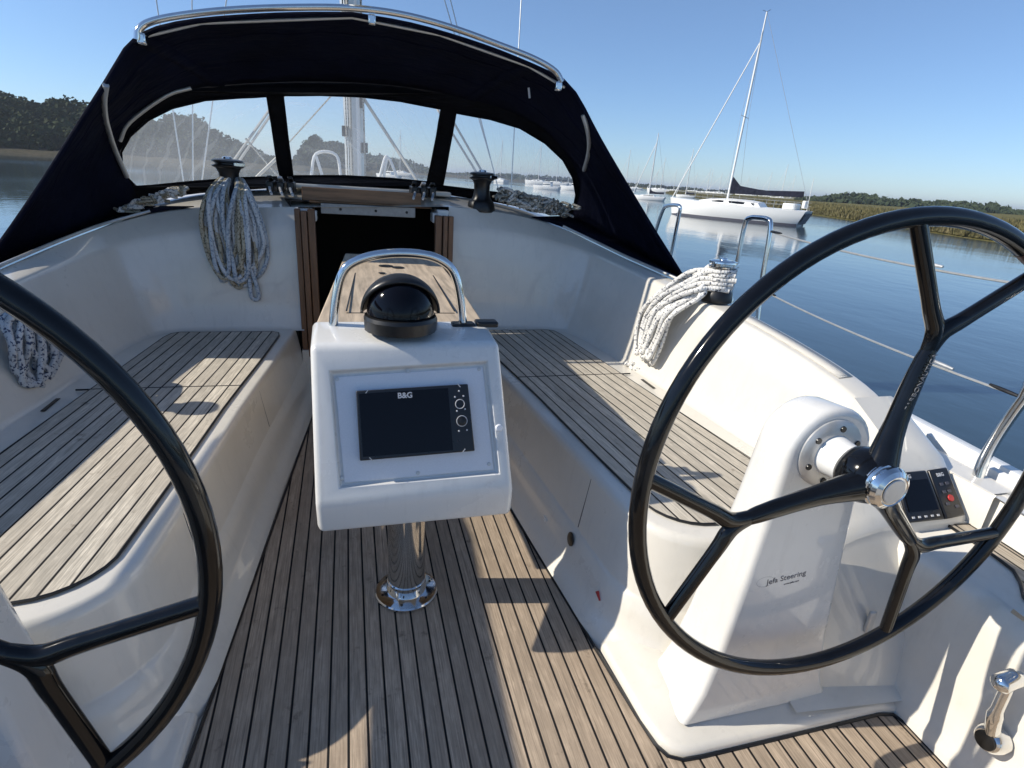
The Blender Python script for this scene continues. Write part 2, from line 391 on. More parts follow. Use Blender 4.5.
for s in (1, -1):
    # inner path going aft then outboard (computed for starboard then mirrored)
    path = [(lerp_tab(XIN, y), y) for y in (3.46, 3.2, 2.9, 2.6, 2.3, 2.0, 1.8, 1.6, 1.5)]
    r = .17; c = (lerp_tab(XIN, 1.42)+r, 1.42)
    for q in range(0, 10): an = pi+(pi/2)*q/9; path.append((c[0]+r*cos(an), c[1]+r*sin(an)))
    for x in (1.0, 1.15, 1.3, 1.48): path.append((x, 1.25))
    # going aft with inner side to port: left normal of direction (0,-1) is (1,0) -> inward; outward offset is negative
    def off(d): return offset_path(path, -d)
    rails = []
    def rail(d, zf): rails.append([(s*x, y, zf(y, i)) for i, (x, y) in enumerate(off(d))])
    rail(-.05, lambda y, i: ZS(y)); rail(.045, lambda y, i: ZS(y)); rail(.056, lambda y, i: ZS(y)-.003); rail(.066, lambda y, i: ZS(y)-.013); rail(.071, lambda y, i: ZS(y)-.030)
    rail(.098, lambda y, i: ZF(y)+.185); rail(.103, lambda y, i: ZF(y)+.176); rail(.112, lambda y, i: ZF(y)+.168); rail(.128, lambda y, i: ZF(y)+.110); rail(.139, lambda y, i: ZF(y)+.085); rail(.15, lambda y, i: ZF(y)+.062); rail(.165, lambda y, i: ZF(y)+.045); rail(.193, lambda y, i: ZF(y)+.010); rail(.2, lambda y, i: ZF(y)-.01)
    seat = MB(); seat.grid(rails)
    # flat top between path and coaming
    ys = [3.47, 3.3, 3.1, 2.9, 2.6, 2.3, 2.0, 1.8, 1.6, 1.45, 1.3, 1.25]
    seat.grid([[(s*(lerp_tab(XIN, y)+.04 if y > 1.5 else .80 if y > 1.35 else .9), y, ZS(y)-.0015), (s*1.0, y, ZS(y)-.0015), (s*1.2, y, ZS(y)-.0015), (s*1.5, y, ZS(y)-.0015)] for y in ys])
    so_ = seat.build('seat', M['gel'], yacht, ang=50, fixn=True)
    # teak slab
    inn = [(lerp_tab(XIN, y), y) for y in (3.30, 2.9, 2.6, 2.3, 2.0, 1.8, 1.6)]
    cr = [(c[0]+r*cos(an), 1.43+r*sin(an)) for an in [pi+(pi/2)*q/7 for q in range(8)]]
    ft = [(lerp_tab(XIN, 3.35)+.012, 3.355), (lerp_tab(XIN, 3.37)+.05, 3.375)]
    outp = [(XO(1.26)-.0, 1.262), (XO(2.0), 2.0), (XO(2.9), 2.9), (XO(3.28), 3.28), (XO(3.33)-.015, 3.35), (XO(3.37)-.05, 3.375)]
    poly = inn[::1]+cr+outp+ft[::-1]
    tk = MB(); tk.prism([(s*x, y, ZS(y)+.0015) for x, y in poly], (0, 0, .0075))
    d0 = V((lerp_tab(XIN, 3.3), 3.3)); d1 = V((lerp_tab(XIN, 1.6), 1.6)); dv = (d0-d1).normalized(); nv = V((dv.y, -dv.x))
    # margin board: planks run parallel to the inner edge
    tk.build('teak_panel', M['teak_seat'], so_, smooth=False, uvfn=lambda p, s=s: ((V((s*p.x, p.y))-d1).dot(nv), (V((s*p.x, p.y))-d1).dot(dv)+s*7.7))
    # black edge caulk round the panel + hatch split
    ed = MB(); lp = [V((s*x, y, ZS(y)+.006)) for x, y in poly]
    ed.tube(lp, .0045, 6, closed=True)
    ed.tube([(s*x, 2.545+.012*(x-.65), ZS(2.54)+.0075) for x in (lerp_tab(XIN, 2.54), 1.0, XO(2.54)+.05)], .004, 6)
    ed.build('caulking', M['black'], so_)
    # hinge slot
    hs = MB(); q = V((s*1.295, 2.42, ZS(2.42)+.001)); hs.box(q, (.016, .13, .004)); hs.build('drain_slot', M['black'], so_, bevel=.002)
# ---- base platforms round the pedestals
for s in (1, -1):
    st = [(.578, 1.25), (.590, 1.0), (.606, .925), (.625, .897), (.66, .880), (.72, .876), (1.31, .876), (1.36, .865), (1.42, .865), (1.42, 1.3)]
    lo = [(s*x, y, ZF(y)-.03) for x, y in st]
    rows = [lo]
    cx0, cy0 = 1.0, 1.1
    for d, z in ((0, .012), (.006, .022), (.016, .028), (.035, .031), (.06, .048), (.10, .060), (.14, .063)):
        rows.append([(s*(x+(d*1.0 if x < 1 else (-d*.2 if x < 1.3 else 0))), y+(d if y < 1.2 else -d*.2)*(1 if x > .63 or y < .95 else .25), ZF(y)+z) for x, y in st])
    mb = MB(); mb.grid(rows); top = rows[-1]; o = len(mb.v); mb.add(top, [list(range(len(top)))])
    mb.build('sole_moulding', M['gel'], yacht, ang=60)
# ---- coaming and bulkhead
B_ = [(.43, 3.46), (.7, 3.47), (.95, 3.465), (1.10, 3.435), (1.205, 3.35), (1.26, 3.2), (1.295, 3.0), (1.335, 2.6), (1.375, 2.2), (1.41, 1.8), (1.44, 1.5), (1.45, 1.33), (1.455, 1.25)]
T_ = [(.43, 3.50), (.7, 3.52), (.98, 3.52), (1.18, 3.49), (1.32, 3.385), (1.385, 3.2), (1.43, 3.0), (1.475, 2.6), (1.505, 2.2), (1.517, 1.8), (1.52, 1.5), (1.52, 1.33), (1.52, 1.25)]
TZ = {1: [1.128, 1.120, 1.090, 1.053, 1.023, 1.0, .981, .946, .918, .874, .82, .755, .68], -1: [1.102, 1.080, 1.051, 1.012, .980, .955, .938, .91, .893, .86, .82, .755, .68]}
U_ = [(.43, 3.55), (.7, 3.6), (.98, 3.62), (1.2, 3.60), (1.38, 3.46), (1.47, 3.22), (1.535, 3.0), (1.585, 2.6), (1.615, 2.2), (1.627, 1.8), (1.63, 1.5), (1.62, 1.33), (1.60, 1.25)]
UZ = {1: [1.258, 1.243, 1.206, 1.154, 1.078, 1.028, .995, .958, .928, .882, .828, .757, .68], -1: [1.213, 1.194, 1.172, 1.133, 1.07, 1.02, .975, .925, .90, .868, .826, .757, .68]}
GUN = [(1.45, -.9), (1.70, 0), (1.83, .6), (1.90, 1.15), (1.97, 2.0), (2.03, 3.0), (2.05, 4.0), (1.98, 5.2), (1.75, 6.6), (1.35, 8.0), (.75, 9.3), (.25, 10.2), (.03, 10.6)]
ZG = lambda y: .60+.03*y if y < 3 else .69+.045*(y-3)
def spl(tab, k=5): return cat_rom([V((*p, 0)) if len(p) == 2 else V(p) for p in tab], k)
UPR = {}
for s in (1, -1):
    Bp = spl([(x, y, ZS(y)-.004) for x, y in B_]); Tp = spl([(x, y, z) for (x, y), z in zip(T_, TZ[s])]); Up = spl([(x, y, z) for (x, y), z in zip(U_, UZ[s])])
    UPR[s] = Up
    rows = [[], [], [], [], [], [], [], [], [], []]
    for b_, t_, u_ in zip(Bp, Tp, Up):
        inw = V((b_.x-t_.x, b_.y-t_.y, 0)); inw = inw.normalized() if inw.length > 1e-6 else V((0, -1, 0))
        n_ = t_-b_
        pts = [b_+inw*.03, b_+inw*.012+V((0, 0, .006)), b_+V((0, 0, .022)), b_.lerp(t_, .3), b_.lerp(t_, .65), b_.lerp(t_, .965), t_+(u_-t_)*.07+V((0, 0, .001)), t_.lerp(u_, .2)+V((0, 0, .003)), t_.lerp(u_, .9)+V((0, 0, .003)), u_]
        for k, p in enumerate(pts): rows[k].append((s*p.x, p.y, p.z))
    mb = MB(); mb.grid(rows)
    # outer wall down to the side deck, from the corner aft
    i0 = 5*4; orow = [[], [], []]
    for u_ in Up[i0:]:
        zd = ZG(u_.y)-.01
        for k, (dx, z) in enumerate(((0, u_.z), (.015, min(u_.z-.012, u_.z)), (.04, min(zd-.02, u_.z-.03)))): orow[k].append((s*(u_.x+dx), u_.y, z))
    mb.grid(orow)
    mb.build('coaming', M['gel'], yacht, ang=55)
# ---- non-skid on the coaming tops and locker seams on the seat fronts
ns = mat('grey non-skid', (.60, .575, .52), .7); g = NG(ns); vo = g.n('ShaderNodeTexVoronoi'); vo.inputs['Scale'].default_value = 95; vo.inputs['Randomness'].default_value = .1; g.l(g.tc('Object'), vo.inputs['Vector']); g.bump(vo.outputs['Distance'], .9, .004)
for s in (1, -1):
    Tp = spl([(x, y, z) for (x, y), z in zip(T_, TZ[s])]); Up = UPR[s]; mb = MB(); ii = [i for i, p in enumerate(Tp) if 1.55 < p.y < 2.22]
    mb.grid([[V((s*(Tp[i].lerp(Up[i], t)).x, Tp[i].y, Tp[i].lerp(Up[i], t).z+.0055)) for i in ii] for t in (.3, .85)]); mb.build('non_skid_pad', ns, yacht, solid=.002)
    for y in (2.56, 1.62):
        mb = MB(); X = lerp_tab(XIN, y); pts = [V((s*(X-.070-.0005), y, ZS(y)-.028)), V((s*(X-.099), y, ZF(y)+.187))]
        mb.tube(pts, .0016, 5); mb.build('locker_seam', M['dark_letter'], yacht)
# ---- coachroof
rows = []
ends = {s: [V((s*p.x, p.y, p.z)) for p in UPR[s][:24]] for s in (1, -1)}
aft = ends[-1][:22][::-1]+ends[1][:22]
n = len(aft); mb = MB(); rws = [aft]
for t, y in ((.12, 3.8), (.3, 4.2), (.55, 5.0), (.8, 6.2), (1., 7.6)):
    row = []
    for i, p in enumerate(aft):
        u = (i/(n-1)-.5)*2; hw = (1.42 if y < 4.5 else 1.42-(y-4.5)*.25)
        x = math.copysign(abs(u)**.8, u)*hw
        zc = 1.335 if y < 5 else 1.335-(y-5)*.03
        z = zc-.14*(abs(u)**2.4)-(.10*max(0, abs(u)-.8)/.2)
        x = p.x+(x-p.x)*min(1, t*2.2); z = p.z+(z-p.z)*min(1, t*3.2)
        row.append(V((x, max(y, p.y+.1), z)))
    rws.append(row)
mb.grid(rws)
for sgn in (0, n-1):
    mb.grid([[r_[sgn] for r_ in rws], [V((r_[sgn].x*1.06, r_[sgn].y, ZG(r_[sgn].y)-.05)) for r_ in rws]])
mb.build('coachroof', M['gel'], yacht, ang=50)
# ---- deck, gunwale and hull
gs = spl(GUN, 4); mb = MB()
for s in (1, -1):
    dk = [p for p in gs if p.y < 7]
    mb.grid([[V((s*(p.x-.03), p.y, ZG(p.y))) for p in dk], [V((s*max(.6, p.x-.19 if p.y < 1.2 else 1.60 if p.y < 4 else p.x-.55), p.y, ZG(p.y)+.01)) for p in dk]])
    mb.grid([[V((s*1.695, 1.04, ZG(1.04)+.0135)), V((s*1.80, 1.04, ZG(1.04)+.0135))], [V((s*1.695, 1.55, ZG(1.55)+.0135)), V((s*1.80, 1.55, ZG(1.55)+.0135))]])
fd = [p for p in gs if p.y > 6.3]
mb.grid([[V((-p.x*.96, p.y, ZG(p.y)+.011)) for p in fd], [V((p.x*.96, p.y, ZG(p.y)+.011)) for p in fd]])
mb.build('side_deck', M['gel'], yacht)
for s in (1, -1):
    mb = MB()
    prof = [(-.075, -.002), (-.072, .03), (-.055, .034), (-.05, .018), (-.038, .018), (-.035, .040), (0, .042), (.016, .03), (.02, 0), (.015, -.04), (-.03, -.35), (-.12, -.75), (-.4, -1.1)]
    mb.grid([[V((s*max(.0, p.x+dx*min(1, p.x/.4)), p.y, ZG(p.y)+dz)) for p in gs] for dx, dz in prof])
    mb.build('hull', M['white'], yacht, ang=50)
mb = MB(); mb.grid([[V((-1.3, -.9, ZG(-.9))), V((1.3, -.9, ZG(-.9)))], [V((-1.2, -.88, -.4)), V((1.2, -.88, -.4))], [V((-.9, -.8, -.8)), V((.9, -.8, -.8))]])
mb.build('transom', M['white'], yacht)
# ---- helm seats and consoles
INB = V((1.5, 1.10, .588)); INN = V((0, -.755, .655)).normalized()
for s in (1, -1):
    zs = .515
    hs = MB()
    ys = [-.58, -.3, 0, .3, .55, .75, .83, .862, .95, 1.09]
    prof = [(1.352, lambda y: ZF(y)-.02), (1.355, lambda y: ZF(y)+.03), (1.372, lambda y: ZF(y)+.06), (1.385, lambda y: .2), (1.395, lambda y: zs-.075), (1.402, lambda y: zs-.035), (1.42, lambda y: zs-.010), (1.45, lambda y: zs), (1.70, lambda y: zs), (1.712, lambda y: zs+.015), (1.718, lambda y: ZG(y)-.005), (1.735, lambda y: ZG(y)+.008), (1.76, lambda y: ZG(y)+.009)]
    def xk(y, x): return x-(max(0, .9-y)*.16 if x > 1.43 else 0)
    hs.grid([[V((s*xk(y, x), y, f(y))) for y in ys] for x, f in prof])
    ho = hs.build('helm_seat', M['gel'], yacht, ang=55)
    tk = [V((p.x, p.y)) for p in (pz_(*q, zs) for q in ((940, 521.5), (988, 517)))]
    tk = [(1.60, .925), (1.585, .86), (1.545, .815), (1.49, .77), (1.455, .70), (1.43, .6), (1.36, -.5), (1.46, -.5), (1.60, .3), (1.69, .95), (1.70, 1.06), (1.615, 1.075)]
    t_ = MB(); t_.prism([(s*x, y, zs+.0015) for x, y in tk], (0, 0, .008)); t_.build('teak_panel', M['teak_helm'], ho, smooth=False, uvfn=lambda p: (p.y, p.x) if False else (p.x-p.y*.12*(1 if p.x > 0 else -1), p.y))
    e_ = MB(); e_.tube([V((s*x, y, zs+.007)) for x, y in tk], .005, 6, closed=True); e_.build('caulking', M['black'], ho)
    # raised knob of the moulding inboard of the teak
    cs = MB()
    def cz(x, y):
        z = .575+(y-1.10)*1.153 if y < 1.205 else .696+(y-1.205)*.56
        z -= .10*max(0, 1.30-x)/.25 if x < 1.30 else 0
        if y > 1.21 and x < 1.46: z = .455
        return z
    cys = [1.072, 1.08, 1.10, 1.13, 1.17, 1.205, 1.23, 1.26, 1.34, 1.42]
    cxs = [1.02, 1.10, 1.18, 1.26, 1.34, 1.42, 1.5, 1.6, 1.66, 1.69]
    yo = lambda x: -.03-(x-1.3)*.0 if x > 1.3 else -.03*max(0, (x-1.1)/.2)
    cs.grid([[V((s*x, y, cz(x, y)-(.012 if y == 1.072 else 0)-(.012 if x == 1.69 else 0))) for x in cxs] for y in cys])
    cs.grid([[V((s*x, 1.072, cz(x, 1.072)-.012)) for x in cxs], [V((s*x, 1.066, cz(x, 1.072)-.035)) for x in cxs], [V((s*x, 1.01-(x-1.02)*.17, .30)) for x in cxs], [V((s*x, .97-(x-1.02)*.19, ZF(.95)+.06)) for x in cxs], [V((s*x, .90-(x-1.02)*.1, ZF(.9)+.045)) for x in cxs]])
    cs.grid([[V((s*1.69, y, cz(1.69, y)-.012)) for y in cys], [V((s*1.70, y, .5)) for y in cys]])
    cs.grid([[V((s*1.69, y, .5)) for y in (1.03, 1.2, 1.35, 1.6)], [V((s*1.692, y, ZG(y)+.004)) for y in (1.03, 1.2, 1.35, 1.6)], [V((s*1.70, y, ZG(y)+.0145)) for y in (1.03, 1.2, 1.35, 1.6)]])
    co = cs.build('console', M['gel'], yacht, ang=50)
    lt = MB(); q = V((s*1.265, .96, .31)); lt.box(q, (.022, .012, .075)); lt.build('latch', M['greyflange'], co, bevel=.004)
# ---- companionway
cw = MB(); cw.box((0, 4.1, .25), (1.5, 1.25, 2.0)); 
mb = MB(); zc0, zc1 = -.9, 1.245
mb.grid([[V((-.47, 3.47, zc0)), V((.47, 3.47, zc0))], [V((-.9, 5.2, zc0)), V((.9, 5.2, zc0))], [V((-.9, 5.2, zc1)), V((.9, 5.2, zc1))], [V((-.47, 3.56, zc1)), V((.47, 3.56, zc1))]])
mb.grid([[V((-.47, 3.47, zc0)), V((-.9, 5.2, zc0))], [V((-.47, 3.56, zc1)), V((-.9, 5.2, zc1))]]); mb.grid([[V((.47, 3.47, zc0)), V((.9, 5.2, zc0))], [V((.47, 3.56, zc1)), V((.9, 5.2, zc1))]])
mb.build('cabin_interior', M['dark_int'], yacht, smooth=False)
cwo = MB(); cwo.box((-.395, 3.47, .78), (.03, .09, .84)); cwo = cwo.build('companionway_frame', M['frame_wood'], yacht, bevel=.004)
for x0, x1, m, d in ((-.447, -.412, 'frame_wood', .05), (-.378, -.335, 'frame_wood', .06), (.335, .378, 'frame_wood', .06), (.38, .41, 'frame_wood', .09), (.412, .447, 'frame_wood', .05)):
    mb = MB(); mb.box(((x0+x1)/2, 3.463+d*.1, .78), (x1-x0-.004, d, .86)); mb.build('door_post', M[m], cwo, bevel=.004)
mb = MB(); mb.box((0, 3.46, .30), (.90, .06, .20)); mb.build('sill', M['gel'], cwo, bevel=.006)
p0 = py_(316, 197, 3.62); 
mb = MB(); mb.box(tuple(py_(363, 196.5, 3.615)), (.68, .03, .074)); mb.build('hatch_board', M['hatch_wood'], cwo, bevel=.004)
mb = MB(); mb.box(tuple(py_(369, 210.5, 3.575)), (.54, .02, .058)); mb.build('metal_strip', M['dullmetal'], cwo, bevel=.003)
for x in (-.2, 0, .18):
    mb = MB(); mb.lathe([(.008, 0), (.006, .003)], (x, 3.564, py_(369, 210.5, 3.575).z), (0, -1, 0), 10); mb.build('screw', M['black'], cwo)
mb = MB(); mb.box((-.02, 3.60, py_(366, 204.5, 3.60).z), (.70, .03, .012)); mb.build('hatch_runner', M['hatch_wood'], cwo, bevel=.003)
for s in (-1, 1):
    mb = MB(); mb.box((s*.39, 3.66, 1.205+s*.015), (.07, .34, .04)); mb.build('hatch_slide', M['gel2'], cwo, bevel=.008)
    mb = MB(); mb.box((s*.345, 3.58, 1.18+s*.01), (.03, .12, .06)); mb.build('hatch_slide', M['gel2'], cwo, bevel=.008)
mb = MB(); mb.box((0, 4.22, 1.318), (.98, .80, .028)); mb.build('sliding_hatch', M['gel'], yacht, bevel=.012, seg=3)
# ---- stickers on the riser
def on_riser(px, py, y):   # starboard riser point a hair inboard
    P = px_(px, py, .5)
    for _ in range(30):
        t = (P.z-(ZF(P.y)+.115))/max(.05, (ZS(P.y)-.03)-(ZF(P.y)+.115)); X = lerp_tab(XIN, P.y)-.125+t*.054
        P = px_(px, py, X-.004)
    return P
for px, py, nm, m, sz in ((545, 521, 'socket_plate', 'white', .03), (571, 539, 'pump_socket', 'black', .026), (598, 596, 'warning_sticker', 'red', .022)):
    P = on_riser(px, py, 0); mb = MB()
    if nm == 'pump_socket':
        mb.lathe([(sz, 0), (sz, .004), (sz*.6, .008)], P, (-1, 0, .13), 18)
    elif nm == 'socket_plate': mb.box(P, (.004, .034, .034)); mb.box(P+V((-.003, 0, 0)), (.003, .016, .016))
    else: mb.prism([P+V((0, sz, 0)), P+V((0, 0, -sz)), P+V((0, -sz, 0)), P+V((0, 0, sz))], (-.003, 0, 0))
    mb.build(nm, M[m], yacht, bevel=.001)
# ---- mast, boom and rigging
MX, MY = -.08, 6.0
mb = MB(); mb.tube([(MX, MY, 1.2), (MX, MY-.05, 6), (MX, MY-.12, 13)], .095, 20, flat=1.35)
ms = mb.build('mast', M['alu'], yacht)
mb = MB(); mb.tube([(MX+.03, MY-.11, 1.25), (MX+.03, MY-.2, 12.5)], .022, 8); mb.build('sail_track', M['white'], ms)
mb = MB()
for dx, r in ((-.075, .007), (-.055, .006), (.085, .008), (-.03, .005)): mb.tube([(MX+dx, MY-.13, 1.3), (MX+dx*.7, MY-.2, 9)], r, 6)
mb.build('halyard', M['rope_old'], ms)
for z, dx in ((1.75, -.09), (1.62, .09), (2.0, .06)):
    mb = MB(); mb.box((MX+dx, MY-.08, z), (.05, .08, .09)); mb.build('mast_cleat', M['black'], ms, bevel=.006)
mb = MB(); mb.tube([(MX, MY-.2, 3.05), (MX, 2.3, 3.12)], .075, 12); mb.build('boom', M['alu'], yacht)
def line2(name, pa, ya, pb, yb, r, m, ext=3.0, down=.06):
    a = py_(*pa, ya); b = py_(*pb, yb); d = b-a
    mb = MB(); mb.tube([a-d*down, b+d*ext], r, 6); mb.build(name, M[m], yacht)
M['cream_rope'] = simple('cream rope', (.55, .53, .47), .8, var=.1)
for pa, pb in (((183, 178), (157, 5)), ((193, 176), (192, 5)), ((202, 180), (226, 3)), ((496, 180), (455, 18)), ((511, 192), (521, 5)), ((488, 150), (446, 5))):
    line2('shroud', pa, 5.7, pb, 5.9, .0055, 'alu')
for pa, pb in (((232, 163), (268, 112)), ((237, 164), (272, 113)), ((488, 182), (457, 128)), ((483, 183), (454, 136))):
    line2('control_line', pa, 5.6, pb, 5.85, .012, 'cream_rope', .9)
line2('halyard', (418, 182), 5.7, (368, 105), 5.9, .015, 'cream_rope', .25)
line2('halyard', (284, 148), 6.4, (342, 84), 6.0, .007, 'rope_old', .1)
line2('halyard', (258, 176), 5.3, (283, 152), 5.3, .013, 'cream_rope', .2)
line2('halyard', (283, 182), 5.4, (252, 146), 5.5, .009, 'rope_old', .2)
for pts in (((311, 178), (316, 154), (336, 155), (341, 178)), ((379, 180), (385, 158), (388, 158)), ((383, 182), (388, 158), (398, 180)), ((316, 156), (323, 178))):
    mb = MB(); mb.tube(cat_rom([py_(*q, 5.7) for q in pts], 5), .013, 8); mb.build('mast_guard_rail', M['white'], yacht)
# ---- unseen canvas roll added to port so its shadow falls on the sole
mb = MB(); mb.tube([(-1.70, 1.0, 1.26), (-1.72, 1.24, 1.31), (-1.88, 2.25, 1.52), (-1.9, 2.45, 1.56)], [.08, .112, .112, .09], 16); mb.build('added_shade_roll', M['navy'], yacht)
# ================================================================== COCKPIT TABLE
table = thing('cockpit_table', (0, 1.62, ZF(1.62)), 'white instrument pod with folded teak table on one chrome post', 'cockpit table')
FP0 = V((0, 1.388, .585)); FT = V((0, 1.543, .992)); FD = (FT-FP0); FN = V((0, -FD.z, FD.y)).normalized()   # front face plane
def pod_quad():
    return [V((-.266, FP0.y, FP0.z)), V((.294, FP0.y, FP0.z)), V((.262, FT.y, FT.z)), V((-.264, FT.y, FT.z))]
q = pod_quad()
bm = bmesh.new()
def bv(p): return bm.verts.new(p)
f4 = [bv(p) for p in q]
lo = [bv((-.262, 1.392, .492)), bv((.292, 1.392, .492))]
tb = [bv((.262, 1.74, 1.012)), bv((-.268, 1.74, 1.012))]
bb = [bv((.268, 1.75, .66)), bv((-.262, 1.75, .66))]
front = bm.faces.new([f4[0], f4[1], f4[2], f4[3]])
bm.faces.new([lo[0], lo[1], f4[1], f4[0]]); bm.faces.new([f4[3], f4[2], tb[0], tb[1]])
bm.faces.new([tb[1], tb[0], bb[0], bb[1]]); bm.faces.new([bb[1], bb[0], lo[1], lo[0]])
bm.faces.new([f4[0], f4[3], tb[1], bb[1], lo[0]]); bm.faces.new([f4[1], lo[1], bb[0], tb[0], f4[2]])
bmesh.ops.recalc_face_normals(bm, faces=bm.faces)
# recess for the instrument panel, traced on the front plane
rq = [pp_(*p, FP0, FN) for p in ((339, 489), (500, 474), (488, 361), (329, 371))]
bmesh.ops.bevel(bm, geom=[e for e in bm.edges], offset=.019, segments=4, profile=.5, affect='EDGES', clamp_overlap=True)
fr = max((f for f in bm.faces if f.normal.dot(FN) > .99), key=lambda f: f.calc_area())
r1 = bmesh.ops.inset_region(bm, faces=[fr], thickness=.012)
vs = sorted(fr.verts, key=lambda v: v.co.z)
low = sorted(vs[:2], key=lambda v: v.co.x); hi = sorted(vs[2:], key=lambda v: v.co.x)
if len(vs) == 4:
    for v, p in zip(low+hi, (rq[0], rq[1], rq[3], rq[2])): v.co = p
bmesh.ops.inset_region(bm, faces=[fr], thickness=.010, depth=-.018)
me = bpy.data.meshes.new('pod')
bm.to_mesh(me); bm.free()
for v in me.vertices: v.co -= WORLD[table.name]
for p in me.polygons: p.use_smooth = True
me.set_sharp_from_angle(angle=R(30)); me.materials.append(M['gel2'])
pod = bpy.data.objects.new('pod', me); COL.objects.link(pod); pod.parent = table; WORLD['pod'] = WORLD[table.name]
md = pod.modifiers.new('bevel', 'BEVEL'); md.width = .004; md.segments = 2; md.limit_method = 'ANGLE'; md.angle_limit = R(35)
# panel sheet in the recess
FU = V((1, 0, 0)); FV = FD.normalized()
PL0 = FP0-FN*.013
pq = [pp_(*p, PL0, FN) for p in ((343, 484), (495, 470), (484, 366), (333, 376))]
cen = sum(pq, V((0, 0, 0)))/4
mb = MB(); mb.prism([cen+(p-cen)*.985 for p in pq], -FN*.004); pan = mb.build('instrument_panel', M['panel'], table, bevel=.002)
for p in ((337, 379), (408, 371), (479, 369), (342, 478), (418, 473), (489, 464)):
    mb = MB(); mb.lathe([(.006, 0), (.0055, .002), (.002, .0025)], pp_(*p, PL0, FN), FN, 12); mb.build('screw', M['greyflange'], pan)
mb = MB(); mb.lathe([(.012, -.01), (.012, .0), (.008, .004)], pp_(499, 428, FP0, FN), FN, 16); mb.build('drain_plug', M['panel'], pan)
# post
mb = MB(); zb = ZF(1.62)
mb.lathe([(.062, .03), (.062, .66)], (0, 1.62, zb), n=40); post = mb.build('post', M['chrome'], table)
mb = MB(); mb.lathe([(.107, 0), (.107, .006), (.103, .010), (.07, .012), (.066, .014), (.066, .055), (.063, .058)], (0, 1.62, zb), n=48); fl = mb.build('post_flange', M['chrome'], table)
for k in range(6):
    an = k*pi/3+.25; mb = MB(); mb.lathe([(.0045, 0), (.004, .002)], (.086*cos(an), 1.62+.086*sin(an), zb+.011), n=10); mb.build('bolt', M['blacksoft'], fl)
# table top
tt = [(-.268, 1.745), (-.185, 3.2), (.292, 3.1), (.262, 1.745)]
zt = lambda y: .967+.012*(y-1.75)
mb = MB(); mb.prism([(x, y, zt(y)) for x, y in ((-.262, 1.745), (-.235, 2.2), (-.18, 3.2), (.30, 3.15), (.285, 2.2), (.266, 1.745))], (0, 0, .026)); tto = mb.build('table_top', M['table'], table, bevel=.006)
mb = MB()
for p, q_ in (((-.17, 1.9), (-.11, 3.1)), ((.19, 1.9), (.225, 3.05)), ((-.17, 1.9), (.19, 1.9))):
    d = V((q_[0]-p[0], q_[1]-p[1], 0)); mb.box(((p[0]+q_[0])/2, (p[1]+q_[1])/2, zt((p[1]+q_[1])/2)+.0265), (d.length, .005, .0022), math.atan2(d.y, d.x))
mb.build('table_groove', M['black'], tto, smooth=False)
for px, py, r in ((386, 266, .035), (398, 267.5, .03), (382, 273, .016)):
    P = pz_(px, py, zt(2.8)+.0275); mb = MB(); mb.lathe([(r, 0), (r, .0015)], P, n=20); mb.build('cup_hole', M['black'], tto)
mb = MB(); mb.box((-.215, 2.3, .785), (.022, 1.05, .36), R(-3)); mb.build('folding_leaf', M['table'], table, bevel=.005)
mb = MB(); mb.box((.268, 2.3, .785), (.022, 1.05, .36), R(-1.5)); mb.build('folding_leaf', M['table'], table, bevel=.005)
mb = MB(); mb.box((.03, 2.3, .91), (.16, 1.05, .10)); mb.build('table_beam', M['gel2'], table, bevel=.01)
# grab rail over the compass
gp = [py_(*p, 1.70) for p in ((333, 328), (336, 300), (341, 277), (351, 264), (372, 256), (400, 253), (430, 256), (449, 266), (457, 281), (461, 303), (463, 322))]
mb = MB(); mb.tube(cat_rom(gp, 5), .0135, 14); gr_ = mb.build('grab_rail', M['chrome'], table)
for P in (gp[0], gp[-1]):
    mb = MB(); mb.box((P.x, 1.70, P.z-.012), (.075, .05, .022)); mb.build('rail_foot', M['black'], table, bevel=.008)
mb = MB(); mb.box((gp[-1].x+.075, 1.70, gp[-1].z-.004), (.07, .05, .018)); mb.build('latch', M['black'], table, bevel=.006)
# ================================================================== COMPASS
cp = V((-.016, 1.63, 1.010))
comp = thing('compass', cp, 'black domed compass on white pod under chrome hoop', 'compass')
mb = MB(); mb.lathe([(.092, 0), (.104, .004), (.106, .036), (.102, .046), (.09, .05)], cp, n=20); mb.build('base_ring', M['black'], comp, ang=20)
A = V((0, -.55, .83)).normalized()
mb = MB()
dome = [(.096*cos(t), .002+.105*sin(t)) for t in [i*pi/2/10 for i in range(11)]]
mb.lathe([(r, h) for r, h in dome[:-1]]+[(.004, dome[-1][1])], cp+V((0, .0, .05)), n=32); mb.build('dome', M['screen'], comp)
mb = MB(); hood = []
for i in range(13):      # hood: the forward part of a slightly larger sphere, like an eyelid
    t = R(-20)+i*R(220)/12; hood.append(t)
rows = []
for k in range(9):
    el = R(28)+k*R(105)/8
    rows.append([cp+V((0, 0, .05))+V((.106*cos(t), .106*sin(t)*sin(el) if 1 else 0, 0))*1.0+V((0, .106*0, .112*abs(sin(t))**.8*cos(el-R(55)) if 0 else 0)) for t in hood])
hd = MB(); R0 = .110; cc = cp+V((0, 0, .05)); rows = []
for k in range(10):
    a_ = R(62)+k*R(118)/9       # from forward-top tilt back to the rear horizon, about the x axis
    rows.append([cc+V((R0*cos(t), -R0*sin(t)*cos(a_), max(-.005, R0*sin(t)*sin(a_)))) for t in [pi*i/24 for i in range(25)]])
hd.grid(rows); hd.build('hood', M['black'], comp, solid=.008)
